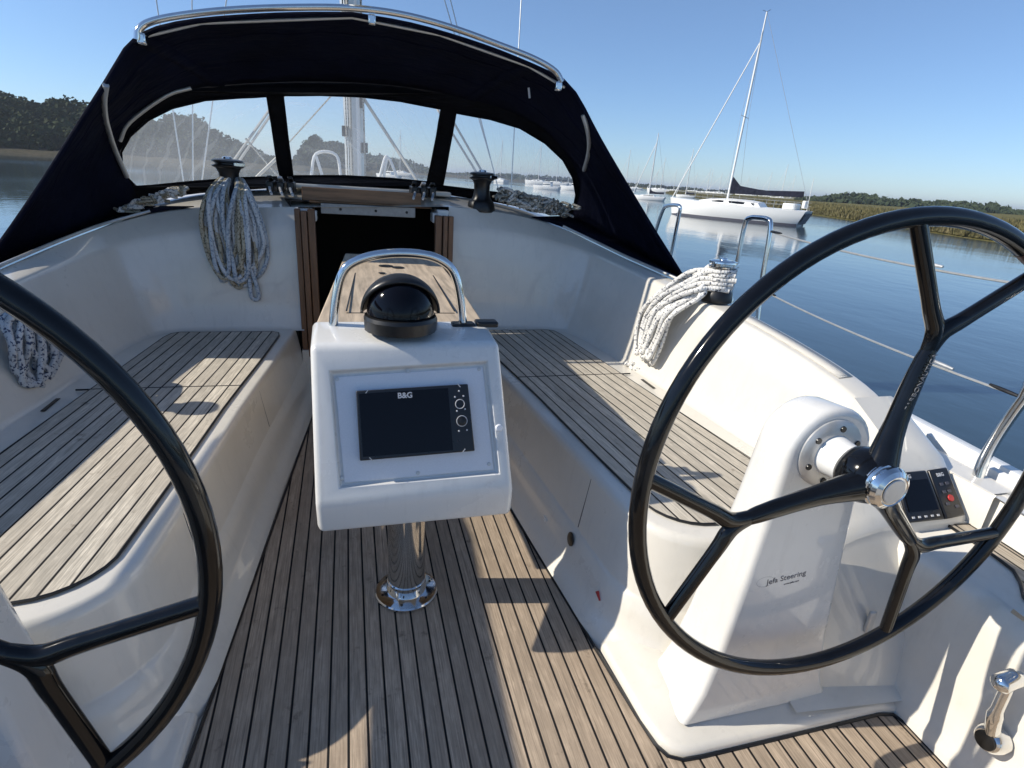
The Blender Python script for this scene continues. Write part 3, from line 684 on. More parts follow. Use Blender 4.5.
# ================================================================== CHARTPLOTTER (pod)
sq = [pp_(*p, FP0+FN*.004, FN) for p in ((360, 461), (475, 451), (468, 384), (356, 391))]
scn = sum(sq, V((0, 0, 0)))/4
plot = thing('chartplotter', scn-FN*.01, 'large black chartplotter set in the white pod below compass', 'chartplotter')
mb = MB(); mb.prism(sq, -FN*.02); mb.build('case', M['bezel'], plot, bevel=.003)
def onp(px, py, h=.006): return pp_(px, py, FP0+FN*h, FN)
su = (sq[1]-sq[0]).normalized(); sv = (sq[3]-sq[0]); sv = (sv-su*sv.dot(su)).normalized()
mb = MB(); gl_ = [onp(*p, .0045) for p in ((363, 457), (453, 450), (448, 388), (359, 394))]; mb.prism(gl_, FN*.0012); mb.build('display', M['screen'], plot, smooth=False)
text_mesh('lettering', 'B&G', .0215, onp(405, 395.5, .0055), su, sv, M['letter'], plot, bold=.0006)
for px, py, r in ((462, 421, .013), (457.5, 403, .0)):
    if r: mb = MB(); mb.lathe([(r, 0), (r*.95, .006), (r*.6, .008)], onp(px, py, .004), FN, 20); mb.build('knob', M['black'], plot)
mb = MB(); P = onp(460, 404, .0055); mb.tube([P+su*.013*cos(t)+sv*.013*sin(t) for t in [2*pi*i/20 for i in range(20)]], .0012, 6, closed=True); mb.build('key_ring', M['letter'], plot); mb = MB(); P = onp(462, 421, .0065); mb.tube([P+su*.015*cos(t)+sv*.015*sin(t) for t in [2*pi*i/20 for i in range(20)]], .0012, 6, closed=True); mb.build('key_ring', M['letter'], plot)
for p in ((459, 391), (455, 397), (463.5, 396), (457, 411), (465, 409), (459, 431), (467, 430)):
    mb = MB(); mb.lathe([(.0028, 0), (.002, .001)], onp(*p, .005), FN, 8); mb.build('button', M['letter'], plot)
for p, d in (((367, 391.5), 1), ((459, 385.5), -1), ((371, 459), -1), ((464, 450.5), 1)):
    P = onp(*p, .006); mb = MB(); mb.box(P, (.012, .002, .002), ax=Matrix((su, sv, FN)).transposed() @ Matrix.Rotation(R(50*d), 3, 'Z')); mb.build('clip', M['letter'], plot)
# ================================================================== WHEELS and PEDESTALS
WR = .54
def wheel(c, phase, label, group, logo=True):
    C_ = V(c); o = thing('helm_wheel', C_, label, 'helm wheel', group)
    def P(r, a, y=0): return C_+V((r*cos(a), y, r*sin(a)))
    mb = MB(); mb.tube([P(WR, 2*pi*i/96) for i in range(96)], .0182, 16, closed=True); rim = mb.build('rim', M['carbon'], o)
    for k in range(3):
        a = R(phase+120*k); mb = MB()
        n_ = 9; stem = [P(.03+(.30-.03)*i/(n_-1), a, -.03*(1-i/(n_-1))**2) for i in range(n_)]
        mb.tube(stem, [.038, .032, .027, .0235, .0222, .0215, .0205, .019, .015], 16)
        for d in (-1, 1):
            e = a+d*R(20.5)
            j_ = P(.318, a); f_ = P(WR, e)
            pth = cat_rom([P(.20, a), P(.275, a), j_.lerp(f_, .06), j_.lerp(f_, .25), j_.lerp(f_, .6), f_], 6)
            mb.tube(pth, [.011+.0055*min(1, i/8)+.002*max(0, 1-abs(i-14)/6) for i in range(len(pth))], 12)
        mb.v = [(x, C_.y+(y-C_.y)*.85, z) for x, y, z in mb.v]
        sp = mb.build('spoke', M['carbon'], o, ang=70)
        if k == 0 and logo:
            ux = V((cos(a), 0, sin(a))); uy = V((-sin(a), 0, cos(a)))
            text_mesh('lettering', 'CARBONAUTICA', .0165, P(.222, a, -.021)+uy*.006, ux, uy, M['dim_letter'], sp)
    if logo:
        mb = MB(); mb.tube([P(WR, R(61.5+.6*i)) for i in range(7)], .0190, 16); mb.build('tape_band', M['tape'], o)
    mb = MB(); mb.lathe([(.044, -.036), (.053, -.030), (.059, -.015), (.061, .0), (.061, .02), (.054, .035), (.05, .04)], C_+V((0, 0, 0)), (0, -1, 0), 32); hub = mb.build('hub', M['carbon'], o)
    mb = MB(); mb.lathe([(.046, .030), (.049, .034), (.049, .039), (.0455, .041), (.0455, .044), (.049, .046), (.049, .051), (.0455, .053), (.045, .055), (.048, .057), (.048, .062), (.043, .071), (.034, .077), (.032, .075), (.001, .076)], C_, (0, -1, 0), 40); cap = mb.build('hub_cap', M['chrome'], o, ang=25)
    mb = MB(); mb.lathe([(.028, .0762), (.026, .078), (.001, .0782)], C_, (0, -1, 0), 30); mb.build('emblem', M['greyflange'], cap)
    return o
WC = V((.912, .838, .894)); WL = V((-.92, .83, .87))
wheel(WC, 76.5, 'black wheel with three forked spokes and chrome hub over plotters', 'black steering wheels')
w2 = wheel(WL, -31, 'black wheel cut off by the photo edge beside striped teak seat', 'black steering wheels', False)
def pedestal(s, wc, label, logo):
    cx_ = wc.x; o = thing('steering_pedestal', (cx_, 1.0, ZF(1.0)), label, 'steering pedestal', 'white steering pedestals')
    ztop = wc.z-.008; zb = ZF(.95)+.045
    HW = [(0, .24), (.05, .218), (.12, .198), (.3, .172), (.55, .150), (.8, .130), (1, .120)]
    def outline(k, y0, y1, ins):
        L_ = [V((-(hw*k-ins), y1+(y0-y1)*t, zb+(ztop-zb)*t)) for t, hw in HW]
        rr = .120*k-ins; L_ += [V((-rr*cos(pi*i/16), y0, ztop+rr*sin(pi*i/16))) for i in range(1, 16)]
        L_ += [V((hw*k-ins, y1+(y0-y1)*t, zb+(ztop-zb)*t)) for t, hw in HW[::-1]]
        return [V((cx_+p.x, p.y, p.z)) for p in L_]
    rows = [outline(1, .932, .932, .016), outline(1, .934, .934, .008), outline(1, .940, .940, .0025), outline(1, .949, .949, 0), outline(.95, 1.03, 1.11, 0), outline(.95, 1.045, 1.125, .004), outline(.95, 1.055, 1.135, .014)]
    mb = MB(); mb.grid(rows); mb.add(rows[0], [list(range(len(rows[0])))[::-1]]); mb.add(rows[-1], [list(range(len(rows[-1])))])
    body = mb.build('body', M['gel2'], o, ang=45)
    bc = V((cx_-.006*s, .933, wc.z+.003))
    mb = MB(); mb.lathe([(.085, -.002), (.085, .006), (.078, .012), (.05, .014)], bc, (0, -1, 0), 40); bf = mb.build('bearing_flange', M['greyflange'], o)
    for k in range(6):
        an = k*pi/3+.4; mb = MB(); mb.lathe([(.008, 0), (.007, .004)], bc+V((.066*cos(an), -.012, .066*sin(an))), (0, -1, 0), 10); mb.build('bolt', M['blacksoft'], bf)
    mb = MB(); mb.lathe([(.052, .010), (.048, .02), (.043, .06), (.04, .10)], bc, (0, -1, 0), 32); mb.build('axle', M['white'], o)
    if logo:
        P = px_(783, 577, cx_-.07); P = py_(786, 577, .934)
        text_mesh('lettering', 'Jefa Steering', .0235, P+V((0, -.001, 0)), (1, 0, .12), (-.12, 0, 1), M['dark_letter'], o)
        text_mesh('lettering', 'www.jefa.com', .008, P+V((.02, -.001, -.018)), (1, 0, .12), (-.12, 0, 1), M['dark_letter'], o)
        mb = MB(); c_ = P+V((-.062, -.001, -.004)); mb.tube([c_+V((.026*cos(t), 0, .015*sin(t))) for t in [i*2*pi/20 for i in range(20)]], .0012, 5, closed=True); mb.build('logo', M['dark_letter'], o)
        Q = py_(786, 658, .934); mb = MB()
        for k in range(4): mb.box(Q+V((.006*(k % 2), -.001, .018-.012*k)), (.045-.01*(k % 3), .001, .005))
        mb.build('notice', M['dark_letter'], o, smooth=False)
    return o
pedestal(1, WC, 'white steering pedestal behind the wheel with chrome hub', True)
pedestal(-1, WL, 'white pedestal at lower left corner behind the cropped wheel', False)
# ================================================================== HELM INSTRUMENTS
IN = V((0, -.72, .55)).normalized()
def inst(name, pts, label, cat, keys):
    base = INB; n_ = INN
    q = [pp_(*p, base, n_) for p in pts]; cen = sum(q, V((0, 0, 0)))/4
    o = thing(name, cen-n_*.02, label, cat); mb = MB(); mb.prism(q, -n_*.03); cs_ = mb.build('case', M['bezel'], o, bevel=.004)
    u = (q[1]-q[0]).normalized(); v = q[3]-q[0]; v = (v-u*v.dot(u)).normalized()
    def at(a, b, h=.001): return (q[0].lerp(q[1], a)).lerp(q[3].lerp(q[2], a), b)+n_*h
    if keys:
        for a, b in ((.35, .68), (.65, .68), (.35, .52), (.62, .52), (.30, .28), (.72, .2)): mb = MB(); mb.box(at(a, b, .0015), (.013, .009, .003), ax=Matrix((u, v, n_)).transposed()); mb.build('button', M['dark_letter'], o, bevel=.001)
        mb = MB(); mb.lathe([(.011, 0), (.010, .003)], at(.55, .38), n_, 16); mb.build('red_button', M['red'], o)
        text_mesh('lettering', 'B&G', .016, at(.45, .87), u, v, M['letter'], o, bold=.0004)
    else:
        mb = MB(); mb.prism([at(.08, .2), at(.92, .2), at(.92, .82), at(.08, .82)], n_*.0012); mb.build('display', M['screen'], o, smooth=False)
        text_mesh('lettering', 'B&G', .016, at(.3, .9), u, v, M['letter'], o, bold=.0004)
        for a in (.15, .32, .5, .68, .85): mb = MB(); mb.box(at(a, .09, .0012), (.009, .006, .002), ax=Matrix((u, v, n_)).transposed()); mb.build('button', M['letter'], o)
inst('instrument_display', [(909, 523), (945, 519), (926, 470), (896, 473)], 'square black instrument display right of the chrome wheel hub', 'instrument display', False)
inst('autopilot_keypad', [(947, 519), (966, 515), (947, 467), (929, 470)], 'narrow black keypad with one red button beside square display', 'keypad', True)
# ================================================================== SPRAYHOOD
WS = lambda x, z: 4.05-.60*(z-1.30)-.19*x*x
HP = lambda x, z: 3.05+.08*(z-.96)
hood_ = thing('sprayhood', (0, 3.3, 1.2), 'navy canvas sprayhood with three clear windows over the companionway', 'sprayhood')
L1 = [(-32, 284), (0, 243), (40, 185), (80, 122), (108, 78), (126, 48), (140, 35), (165, 26), (200, 20), (250, 16), (300, 14), (352, 14)]
R1 = [(686, 281), (668, 252), (650, 223), (620, 173), (598, 135), (582, 104), (570, 86), (558, 77), (530, 64), (490, 48), (440, 32), (400, 22), (352, 14)]
L2 = [(141, 206), (130, 182), (119, 155), (121, 138), (133, 118), (150, 104), (170, 95), (192, 88), (230, 84), (270, 82), (310, 81), (352, 82)]
R2 = [(571, 216), (577, 203), (580, 188), (577, 172), (568, 155), (553, 137), (535, 124), (508, 110), (470, 99), (430, 90), (390, 84.5), (352, 82)]
NP = 28
def half(tr, fn): return resample(cat_rom([pf_(*p, fn) for p in tr], 4), NP)
a1 = half(L1, HP); b1 = half(R1, HP); a2 = half(L2, WS); b2 = half(R2, WS)
s1 = a1+b1[::-1][1:]; s2 = a2+b2[::-1][1:]; rows = []
for t in [i/10 for i in range(11)]:
    bul = 4*t*(1-t)
    row = []
    for i, (p, q_) in enumerate(zip(s1, s2)):
        m = p.lerp(q_, t); u = i/(len(s1)-1); nrm = V((-cos(pi*u)*.8, 0, sin(pi*u))).normalized()
        row.append(m+nrm*(.025*bul+.006*sin(i*1.7+t*9)*bul))
    rows.append(row)
mb = MB(); mb.grid(rows); can = mb.build('canopy', M['navy'], hood_, solid=.006, ang=70)
# hem along the aft edge and the sides
mb = MB(); mb.tube([p+V((0, .01, 0)) for p in s1], .011, 8); mb.build('hem', M['navy'], can)
# stitched seams on the canopy
for u in (.30, .70):
    i = int(u*(len(s1)-1)); mb = MB(); mb.grid([[r_[i]*.5+r_[i-1]*.5+V((0, 0, -.0055)) for r_ in rows], [r_[i]*.5+r_[i+1]*.5+V((0, 0, -.0055)) for r_ in rows]][::1]); mb.build('seam', M['navy'], can, solid=.003)
for k in (3, 7):
    mb = MB(); mb.tube([p+V((0, 0, -.004)) for p in rows[k]], .004, 6); mb.build('seam', M['navy'], can)
# windscreen with three openings
bot = [(141, 206), (160, 198), (200, 193), (270, 188), (350, 187), (430, 192), (500, 203), (545, 212), (571, 216)]
out2 = [proj(p) for p in s2]
def on_ws(P2, lift=0.): return pf_(P2[0], P2[1], lambda x, z: WS(x, z)+lift)
panes = [[(131, 187), (122, 168), (121, 152), (130, 136), (148, 120), (172, 108), (205, 100), (240, 97.5), (267, 96.5), (272, 125), (277, 160), (280, 177), (240, 178), (190, 182), (150, 186)],
         [(283, 95.5), (320, 95), (360, 96.5), (400, 101), (441, 109), (437, 135), (431, 165), (427, 182), (390, 178.5), (345, 176), (293, 176), (288, 140)],
         [(456, 113), (490, 119), (520, 128), (545, 143), (563, 160), (573, 178), (576, 195), (573, 211), (545, 205), (500, 193), (443, 186), (449, 150)]]
def dens(P, k=3):
    o = []
    for i, p in enumerate(P):
        q_ = P[(i+1) % len(P)]
        for j in range(k): o.append((p[0]+(q_[0]-p[0])*j/k, p[1]+(q_[1]-p[1])*j/k))
    return o
outer = [tuple(p) for p in out2]+[(x, y) for x, y in bot[::-1][1:-1]]
loops = [dens(outer, 1)]+[dens(p) for p in panes]
flat = [V((x, y, 0)) for l in loops for x, y in l]
tris = tessellate_polygon([[V((x, y, 0)) for x, y in l] for l in loops])
mb = MB(); mb.add([on_ws((p.x, p.y), .012) for p in flat], [list(t) for t in tris]); mb.build('windscreen_surround', M['vinylframe'], hood_, solid=.004, smooth=False)
for p in panes:
    P = dens(p, 2); c2 = (sum(q_[0] for q_ in P)/len(P), sum(q_[1] for q_ in P)/len(P))
    P = [(c2[0]+(x-c2[0])*1.03, c2[1]+(y-c2[1])*1.03) for x, y in P]
    mb = MB(); rws = []
    for t in (1, .75, .5, .25, .02): rws.append([on_ws((c2[0]+(x-c2[0])*t, c2[1]+(y-c2[1])*t), .018) for x, y in P])
    mb.grid(rws, close=True); mb.add(rws[-1], [list(range(len(P)))]); mb.build('window_pane', M['vinyl'], hood_)
    mb = MB(); mb.tube([on_ws(q_, .002) for q_ in dens(p, 2)], .0065, 6, closed=True); mb.build('window_binding', M['vinylframe'], hood_)
# frame tubes, just inside the canopy
from mathutils.bvhtree import BVHTree
nr_ = len(rows[0]); cv = [p for r_ in rows for p in r_]
bvh = BVHTree.FromPolygons(cv, [(i*nr_+j, i*nr_+j+1, (i+1)*nr_+j+1, (i+1)*nr_+j) for i in range(len(rows)-1) for j in range(nr_-1)])
def on_can(px, py, lift):
    d = ray(px, py).normalized(); h_ = bvh.ray_cast(CAM, d)[0]
    return (h_-d*lift) if h_ else None
for tr, r, m_ in (([(110, 72), (106, 85), (104, 100), (105, 115), (108, 128), (115, 150), (127, 177), (140, 199)], .0125, 'alu'), ([(583, 115), (587, 128), (589, 142), (588, 155), (584, 170), (577, 187), (567, 207)], .0125, 'greyflange'), ([(120, 141), (130, 122), (145, 108), (166, 96), (191, 88)], .0095, 'alu'), ([(519, 116), (535, 125), (552, 140), (566, 156), (576, 175)], .0095, 'alu')):
    P = [q for q in (on_can(x, y, .022) for x, y in tr) if q is not None]
    if len(P) > 2:
        mb = MB(); mb.tube(cat_rom(P, 5), r, 10); mb.build('frame_tube', M[m_], hood_)
GR = lambda x, z: HP(x, z)-.03
gp = [pf_(*p, GR) for p in ((137, 40), (139, 30), (150, 22), (180, 15.5), (230, 10), (290, 7.5), (350, 8), (400, 14), (450, 27), (500, 45), (535, 59), (555, 71), (562, 82))]
mb = MB(); mb.tube(cat_rom(gp, 5), .0145, 12); gr2 = mb.build('grab_rail', M['chrome'], hood_)
for p in ((141, 36), (372, 17), (559, 84)):
    mb = MB(); P = pf_(*p, GR); mb.box(P+V((0, .01, -.01)), (.035, .035, .045)); mb.build('rail_bracket', M['chrome'], gr2, bevel=.008)
mb = MB(); mb.tube([pf_(*p, HP)+V((0, .02, -.004)) for p in ((132, 42), (145, 34), (200, 21), (352, 15.5), (440, 33), (530, 65), (566, 86))], .007, 8); mb.build('frame_tube', M['alu'], hood_)
mb = MB(); P0 = pf_(537, 84, HP); mb.tube([P0+V((0, .15, 0)), P0+V((.01, .15, -.05))], .006, 6); mb.build('strap', M['letter'], hood_)
mb = MB()
for s in (1, -1):
    ed = [(s*(U_[i][0]-.005), U_[i][1], UZ[s][i]+.018) for i in (3, 4, 5, 6)]+[(s*1.58, 2.72, UZ[s][7]+.024)]
    mb = MB(); mb.tube(cat_rom(ed, 5), .008, 8); mb.build('track', M['alu'], hood_)
# side skirts: close the gap between canopy edge and the coaming track
for s, idx in ((-1, 0), (1, -1)):
    eds = [r_[idx] for r_ in rows]; ed = resample(cat_rom([V((s*(U_[i][0]+.0), U_[i][1], UZ[s][i]+.012)) for i in (2, 3, 4, 5, 6)]+[V((s*1.60, 2.70, UZ[s][7]+.02))], 4), 11)[::-1]
    mb = MB(); mb.grid([eds, [a_.lerp(b_, .5) for a_, b_ in zip(eds, ed)], ed]); mb.build('side_panel', M['navy'], hood_, solid=.005)
# ================================================================== WINCHES
def winch(loc, label, rs=1., chrome_top=False, h=1.):
    o = thing('winch', loc, label, 'winch', 'winches round the cockpit'); L = V(loc)
    mb = MB(); mb.lathe([(.072*rs, 0), (.074*rs, .012*h), (.068*rs, .045*h), (.058*rs, .055*h)], L, n=28); mb.build('base', M['black'], o)
    mb = MB(); mb.lathe([(.056*rs, .055*h), (.046*rs, .07*h), (.041*rs, .10*h), (.042*rs, .13*h), (.052*rs, .15*h)], L, n=28); mb.build('drum', M['blacksoft'], o)
    mb = MB(); mb.lathe([(.052*rs, .15*h), (.066*rs, .156*h), (.067*rs, .161*h), (.052*rs, .166*h), (.052*rs, .171*h), (.066*rs, .176*h), (.065*rs, .183*h), (.05*rs, .188*h), (.02*rs, .19*h)], L, n=28); mb.build('self_tailer', M['chrome' if chrome_top else 'blacksoft'], o, ang=20)
    mb = MB(); mb.lathe([(.022*rs, .188*h), (.02*rs, .197*h), (.012*rs, .2*h)], L, n=16); mb.build('socket', M['chrome'], o)
    mb = MB(); mb.box(L+V((.05*rs, -.03*rs, .168*h)), (.05*rs, .02*rs, .018*h), .5); mb.build('stripper_arm', M['chrome'], o, bevel=.004)
    return o
WCL = py_(231, 196, 3.68); WCR = py_(481, 210, 3.66)
winch((WCL.x, 3.68, WCL.z-.04), 'black winch draped with the long hanging rope coil', 1.25, h=1.25)
winch((WCR.x, 3.66, WCR.z-.01), 'black winch beside companionway at the pile of rope', 1.2, h=1.25)
CWR = V((1.575, 2.38, .945)); winch(CWR, 'chrome topped winch wrapped in white rope on the sunlit coaming', 1.0, True, 1.05)
CWL = V((-1.58, 2.46, .925)); winch(CWL, 'winch on the shaded coaming out of frame at the left', 1.0, True, 1.05)
# ================================================================== ROPES
def jit(P, a): return [p+V((random.uniform(-a, a), random.uniform(-a, a), random.uniform(-a, a))) for p in P]
def hank(name, top, bottom_z, wid, nl, r, ms, label, along=V((1, 0, 0)), outw=V((0, -1, 0)), spread=.05, tail=True, lean=0., group='coiled ropes', wrap=True, front=0.):
    o = thing(name, top, label, 'rope coil', group)
    T = V(top)
    for k, m in enumerate(ms):
        mb = MB()
        for i in range(nl):
            w_ = wid*random.uniform(.3, 1.0); zl = bottom_z+random.uniform(0, .22)*(T.z-bottom_z)*(1 if i % 3 else .35); ox = random.uniform(-.35, .35)*wid; oy = random.uniform(.0, spread)
            h_ = T.z-zl; le = lean*h_
            pts = []
            for t, wx in ((0, .5), (.12, .8), (.4, .95), (.7, .85), (.9, .55), (1., .0)): pts.append(T+along*(ox*min(1, t*2)+wx*w_/2+le*t)+outw*(oy+.02*sin(t*3)+front*min(1, t*7))+V((0, 0, -h_*t)))
            for t, wx in ((.92, -.5), (.7, -.82), (.4, -.95), (.12, -.8), (0, -.5)): pts.append(T+along*(ox*min(1, t*2)+wx*w_/2+le*t)+outw*(oy+random.uniform(-.01, .02)+front*min(1, t*7))+V((0, 0, -h_*t)))
            if wrap: pts += [T+along*(-.2*w_/2)+outw*-.05+V((0, 0, .01)), T+along*(.2*w_/2)+outw*-.05+V((0, 0, .01))]
            mb.tube(cat_rom(jit(pts, .012), 5, True), r, 7, closed=True)
        if tail and k == 0:
            b0 = T+along*(wid*.3+lean*(T.z-bottom_z))+outw*(.04+front); z1 = bottom_z
            mb.tube(cat_rom([b0+V((0, 0, z1-T.z+.12)), b0+along*.03+V((0, 0, z1-T.z+.02)), b0+along*.035+V((0, 0, z1-T.z-.06)), b0+along*.0+V((0, 0, z1-T.z-.055)), b0-along*.005+V((0, 0, z1-T.z+.05))], 6), r, 7)
        mb.build('strand', M[m], o, ang=80)
    return o
tp = py_(229, 196, 3.50); bt = py_(229, 283, 3.44)
hank('rope_coil', V((tp.x, 3.66, tp.z+.07)), bt.z-.03, .24, 7, .0115, ['rope_grey', 'rope_grey2', 'rope_tan'], 'blue grey rope coil hanging from winch left of companionway', outw=V((0, -1, 0)), spread=.05, front=.155)
rc = hank('rope_coil', px_(8, 318, -1.43)+V((.03, 0, .04)), px_(15, 404, -1.37).z, .30, 9, .0118, ['rope_blue'], 'blue flecked rope coil hanging on the shaded left coaming', along=V((0, 1, 0)), outw=V((1, 0, 0)), spread=.05, tail=True, wrap=False)
# rope on the starboard coaming winch: turns on the drum, a leading part and hanging loops
o = thing('rope_coil', CWR, 'white rope coil spilling from the chrome topped winch to the seat', 'rope coil', 'coiled ropes')
mb = MB(); pts = []
for i in range(5*14): t = i/14; pts.append(CWR+V((.062*cos(2*pi*t), .062*sin(2*pi*t), .06+.019*t)))
mb.tube(pts, .0105, 7)
for k in range(9):
    zs_ = .065+.011*k; a0 = CWR+V((-.06, random.uniform(-.03, .03), zs_)); yy = 2.37+.016*k+random.uniform(-.02, .02); dd = random.uniform(0, 1); ou = random.uniform(.0, .05)
    e = [a0+V((.08, -.06, .0)), a0, V((1.47, yy, 1.0+.008*k)), V((1.42-ou, yy+.09, .94)), V((1.385-ou, yy+.15+dd*.05, .84-.04*dd)), V((1.36-ou, yy+.14+.04*dd, .71-.05*dd)), V((1.345-ou, yy+.10, .655-.07*dd)), V((1.365-ou, yy+.07, .72)), V((1.40-ou, yy+.04, .86)), V((1.46, yy-.02, .97)), a0+V((.0, .03, -.01)), a0+V((.08, .05, 0))]
    mb.tube(cat_rom(jit(e, .010), 6), .0118, 7)
for k in range(5):   # frayed lower bunch lying on the seat corner
    yb = 2.62+.05*k; e = [V((1.40, yb, .72)), V((1.375, yb+.03, .62)), V((1.345, yb+.05, .545)), V((1.30+.01*k, yb+.02, .525)), V((1.345, yb-.03, .535)), V((1.375, yb-.02, .60))]
    mb.tube(cat_rom(jit(e, .012), 6, True), .0105, 7, closed=True)
mb.build('strand', M['rope_white'], o, ang=80)
def pile(label, pxs, ysurf, zoff, r, ms, n=40, amp=.05):
    P0 = [py_(*p, ysurf) for p in pxs]; o = thing('rope_pile', P0[0], label, 'rope pile', 'ropes heaped by the windows')
    for k, m in enumerate(ms):
        mb = MB()
        for q_ in range(n):
            t0 = random.uniform(0, .75); pts = []
            for i in range(9):
                t = min(1, t0+.03*i+random.uniform(-.03, .03)); j = t*(len(P0)-1); a_ = int(min(j, len(P0)-2)); b_ = P0[a_].lerp(P0[a_+1], j-a_)
                pts.append(b_+V((random.uniform(-.05, .05), random.uniform(-amp, amp), zoff+random.uniform(0, amp*1.1))))
            mb.tube(cat_rom(pts, 4), r, 6)
        mb.build('strand', M[m], o, ang=80)
pile('dark flecked rope heap below right window behind winch', [(498, 203), (515, 208), (535, 213), (556, 217), (572, 221)], 3.66, .012, .0085, ['rope_old', 'rope_white', 'rope_old'], 14, .085)
pile('pale rope heap under the left window on the coaming', [(122, 216), (140, 208), (160, 202), (176, 196), (186, 191)], 3.62, .006, .0085, ['rope_white', 'rope_tan'], 8, .03)
# ---- rope clutches either side of the hatch
for s, px in ((-1, 275), (1, 428)):
    P = py_(px, 184 if s < 0 else 190, 3.72); o = thing('rope_clutch', P-V((0, 0, .05)), 'rope clutch bank %s' % ('between left winch and hatch' if s < 0 else 'between hatch and right winch'), 'rope clutch', 'rope clutches on the cabin top')
    for k in range(3):
        c_ = P+V((s*(-.09+.055*k)*1, 0, -.012)); mb = MB(); mb.box(c_, (.04, .16, .06)); bd = mb.build('body', M['black'], o, bevel=.008)
        mb = MB(); mb.box(c_+V((0, -.02, .04)), (.026, .11, .014), ax=Matrix.Rotation(R(-14), 3, 'X')); mb.build('lever', M['letter' if k == 1 else 'black'], o, bevel=.004)
        mb = MB(); mb.tube([c_+V((0, .3, -.01)), c_+V((0, -.1, -.005)), c_+V((-s*.02, -.2, -.035))], .0075, 6); mb.build('rope_tail', M['rope_white' if k % 2 else 'rope_blue'], o)
# ================================================================== STANCHIONS, WIRES, RAIL
def hoop(pts, x, label):
    P = [px_(*p, x) for p in pts]; o = thing('gate_stanchion', P[-1], label, 'stanchion', 'stainless gate stanchions')
    mb = MB(); mb.tube(cat_rom(P, 5), .0125, 10); mb.build('hoop', M['chrome'], o)
    for q_ in (P[0], P[-1]):
        mb = MB(); mb.lathe([(.026, -.02), (.026, .0), (.018, .02), (.014, .03)], q_, n=14); mb.build('foot', M['chrome'], o)
    return P
h2 = hoop([(729, 300), (737.6, 260), (745, 224), (750, 218), (758, 217.5), (767, 219), (770.5, 224), (768, 245), (762, 280), (757, 324), (754, 338)], 1.93, 'stainless gate hoop rising beside the rope wrapped winch')
h1 = hoop([(648, 262), (655.5, 232), (663, 210), (667, 206), (675, 205), (680, 207), (679, 215), (676, 230), (670.6, 256), (667, 270)], 1.98, 'stainless gate hoop next to the sprayhood corner')
def wire(a, b, label, tk):
    o = thing('guard_wire', a, label, 'guard wire', 'guard wires along the rail'); mb = MB(); n_ = 14
    mb.tube([a.lerp(b, i/n_)+V((0, 0, -.02*4*(i/n_)*(1-i/n_))) for i in range(n_+1)], .0042, 6); mb.build('wire', M['alu'], o)
    for t, m in tk:
        c_ = a.lerp(b, t); d = (b-a).normalized(); mb = MB(); mb.tube([c_-d*.05, c_-d*.02, c_+d*.02, c_+d*.05], [.0045, .0065, .0065, .0045], 8); mb.build('turnbuckle', M[m], o)
wire(px_(769, 231, 1.93), px_(1040, 287, 1.82), 'upper guard wire running behind the steering wheel rim', ((.04, 'black'), (.72, 'alu')))
wire(px_(762, 290, 1.93), px_(1018, 396, 1.80), 'lower guard wire ending at the bent stern rail tube', ((.05, 'black'), (.8, 'alu'), (.97, 'black')))
rl = [px_(975, 486, 1.765), px_(983, 462, 1.775), px_(1000, 432, 1.79), px_(1024, 398, 1.80), px_(1060, 350, 1.80)]
o = thing('stern_rail', rl[0], 'bent stainless stern rail tube on deck at right edge', 'stern rail')
mb = MB(); mb.tube(cat_rom([rl[0]-V((0, 0, .03))]+rl+[rl[-1]+V((-.02, -.35, .02)), V((1.5, -.4, rl[-1].z+.02))], 5), .0165, 12); mb.build('tube', M['chrome'], o)
mb = MB(); mb.lathe([(.032, -.012), (.032, .006), (.024, .014)], rl[0], n=18); mb.build('foot', M['black'], o)
ue = px_(1040, 287, 1.82); mb = MB(); mb.tube(cat_rom([rl[-1], rl[-1].lerp(ue, .6)+V((0, -.03, 0)), ue, ue+V((-.02, -.3, .02)), V((1.5, -.4, ue.z+.02))], 5), .0145, 10); mb.build('upper_tube', M['chrome'], o)
# ================================================================== THROTTLE LEVER
TB = px_(995, 738, 1.372); o = thing('throttle_lever', TB, 'chrome engine control lever at the lower right corner', 'throttle lever')
mb = MB(); mb.lathe([(.036, -.006), (.036, .012), (.03, .03), (.026, .034)], TB, (-1, 0, .05), 28); mb.build('boss', M['chrome'], o)
mb = MB(); mb.lathe([(.024, .030), (.023, .038), (.016, .040)], TB, (-1, 0, .05), 24); mb.build('boss_cap', M['black'], o)
TT = px_(1009, 682, 1.33); d0 = TB+V((-.02, 0, .02))
mb = MB(); mb.tube(cat_rom([d0, d0.lerp(TT, .4)+V((-.01, 0, 0)), d0.lerp(TT, .85), TT], 5), [.017]*6+[.013]*6+[.012]*4, 12); mb.build('arm', M['chrome'], o)
mb = MB(); mb.tube(cat_rom([TT+V((.03, -.0, .006)), TT+V((.012, 0, .008)), TT+V((-.02, 0, .002)), TT+V((-.045, 0, -.004))], 5), [.012]+[.019]*3+[.022]*9+[.018, .012, .004], 14); mb.build('grip', M['chrome'], o)
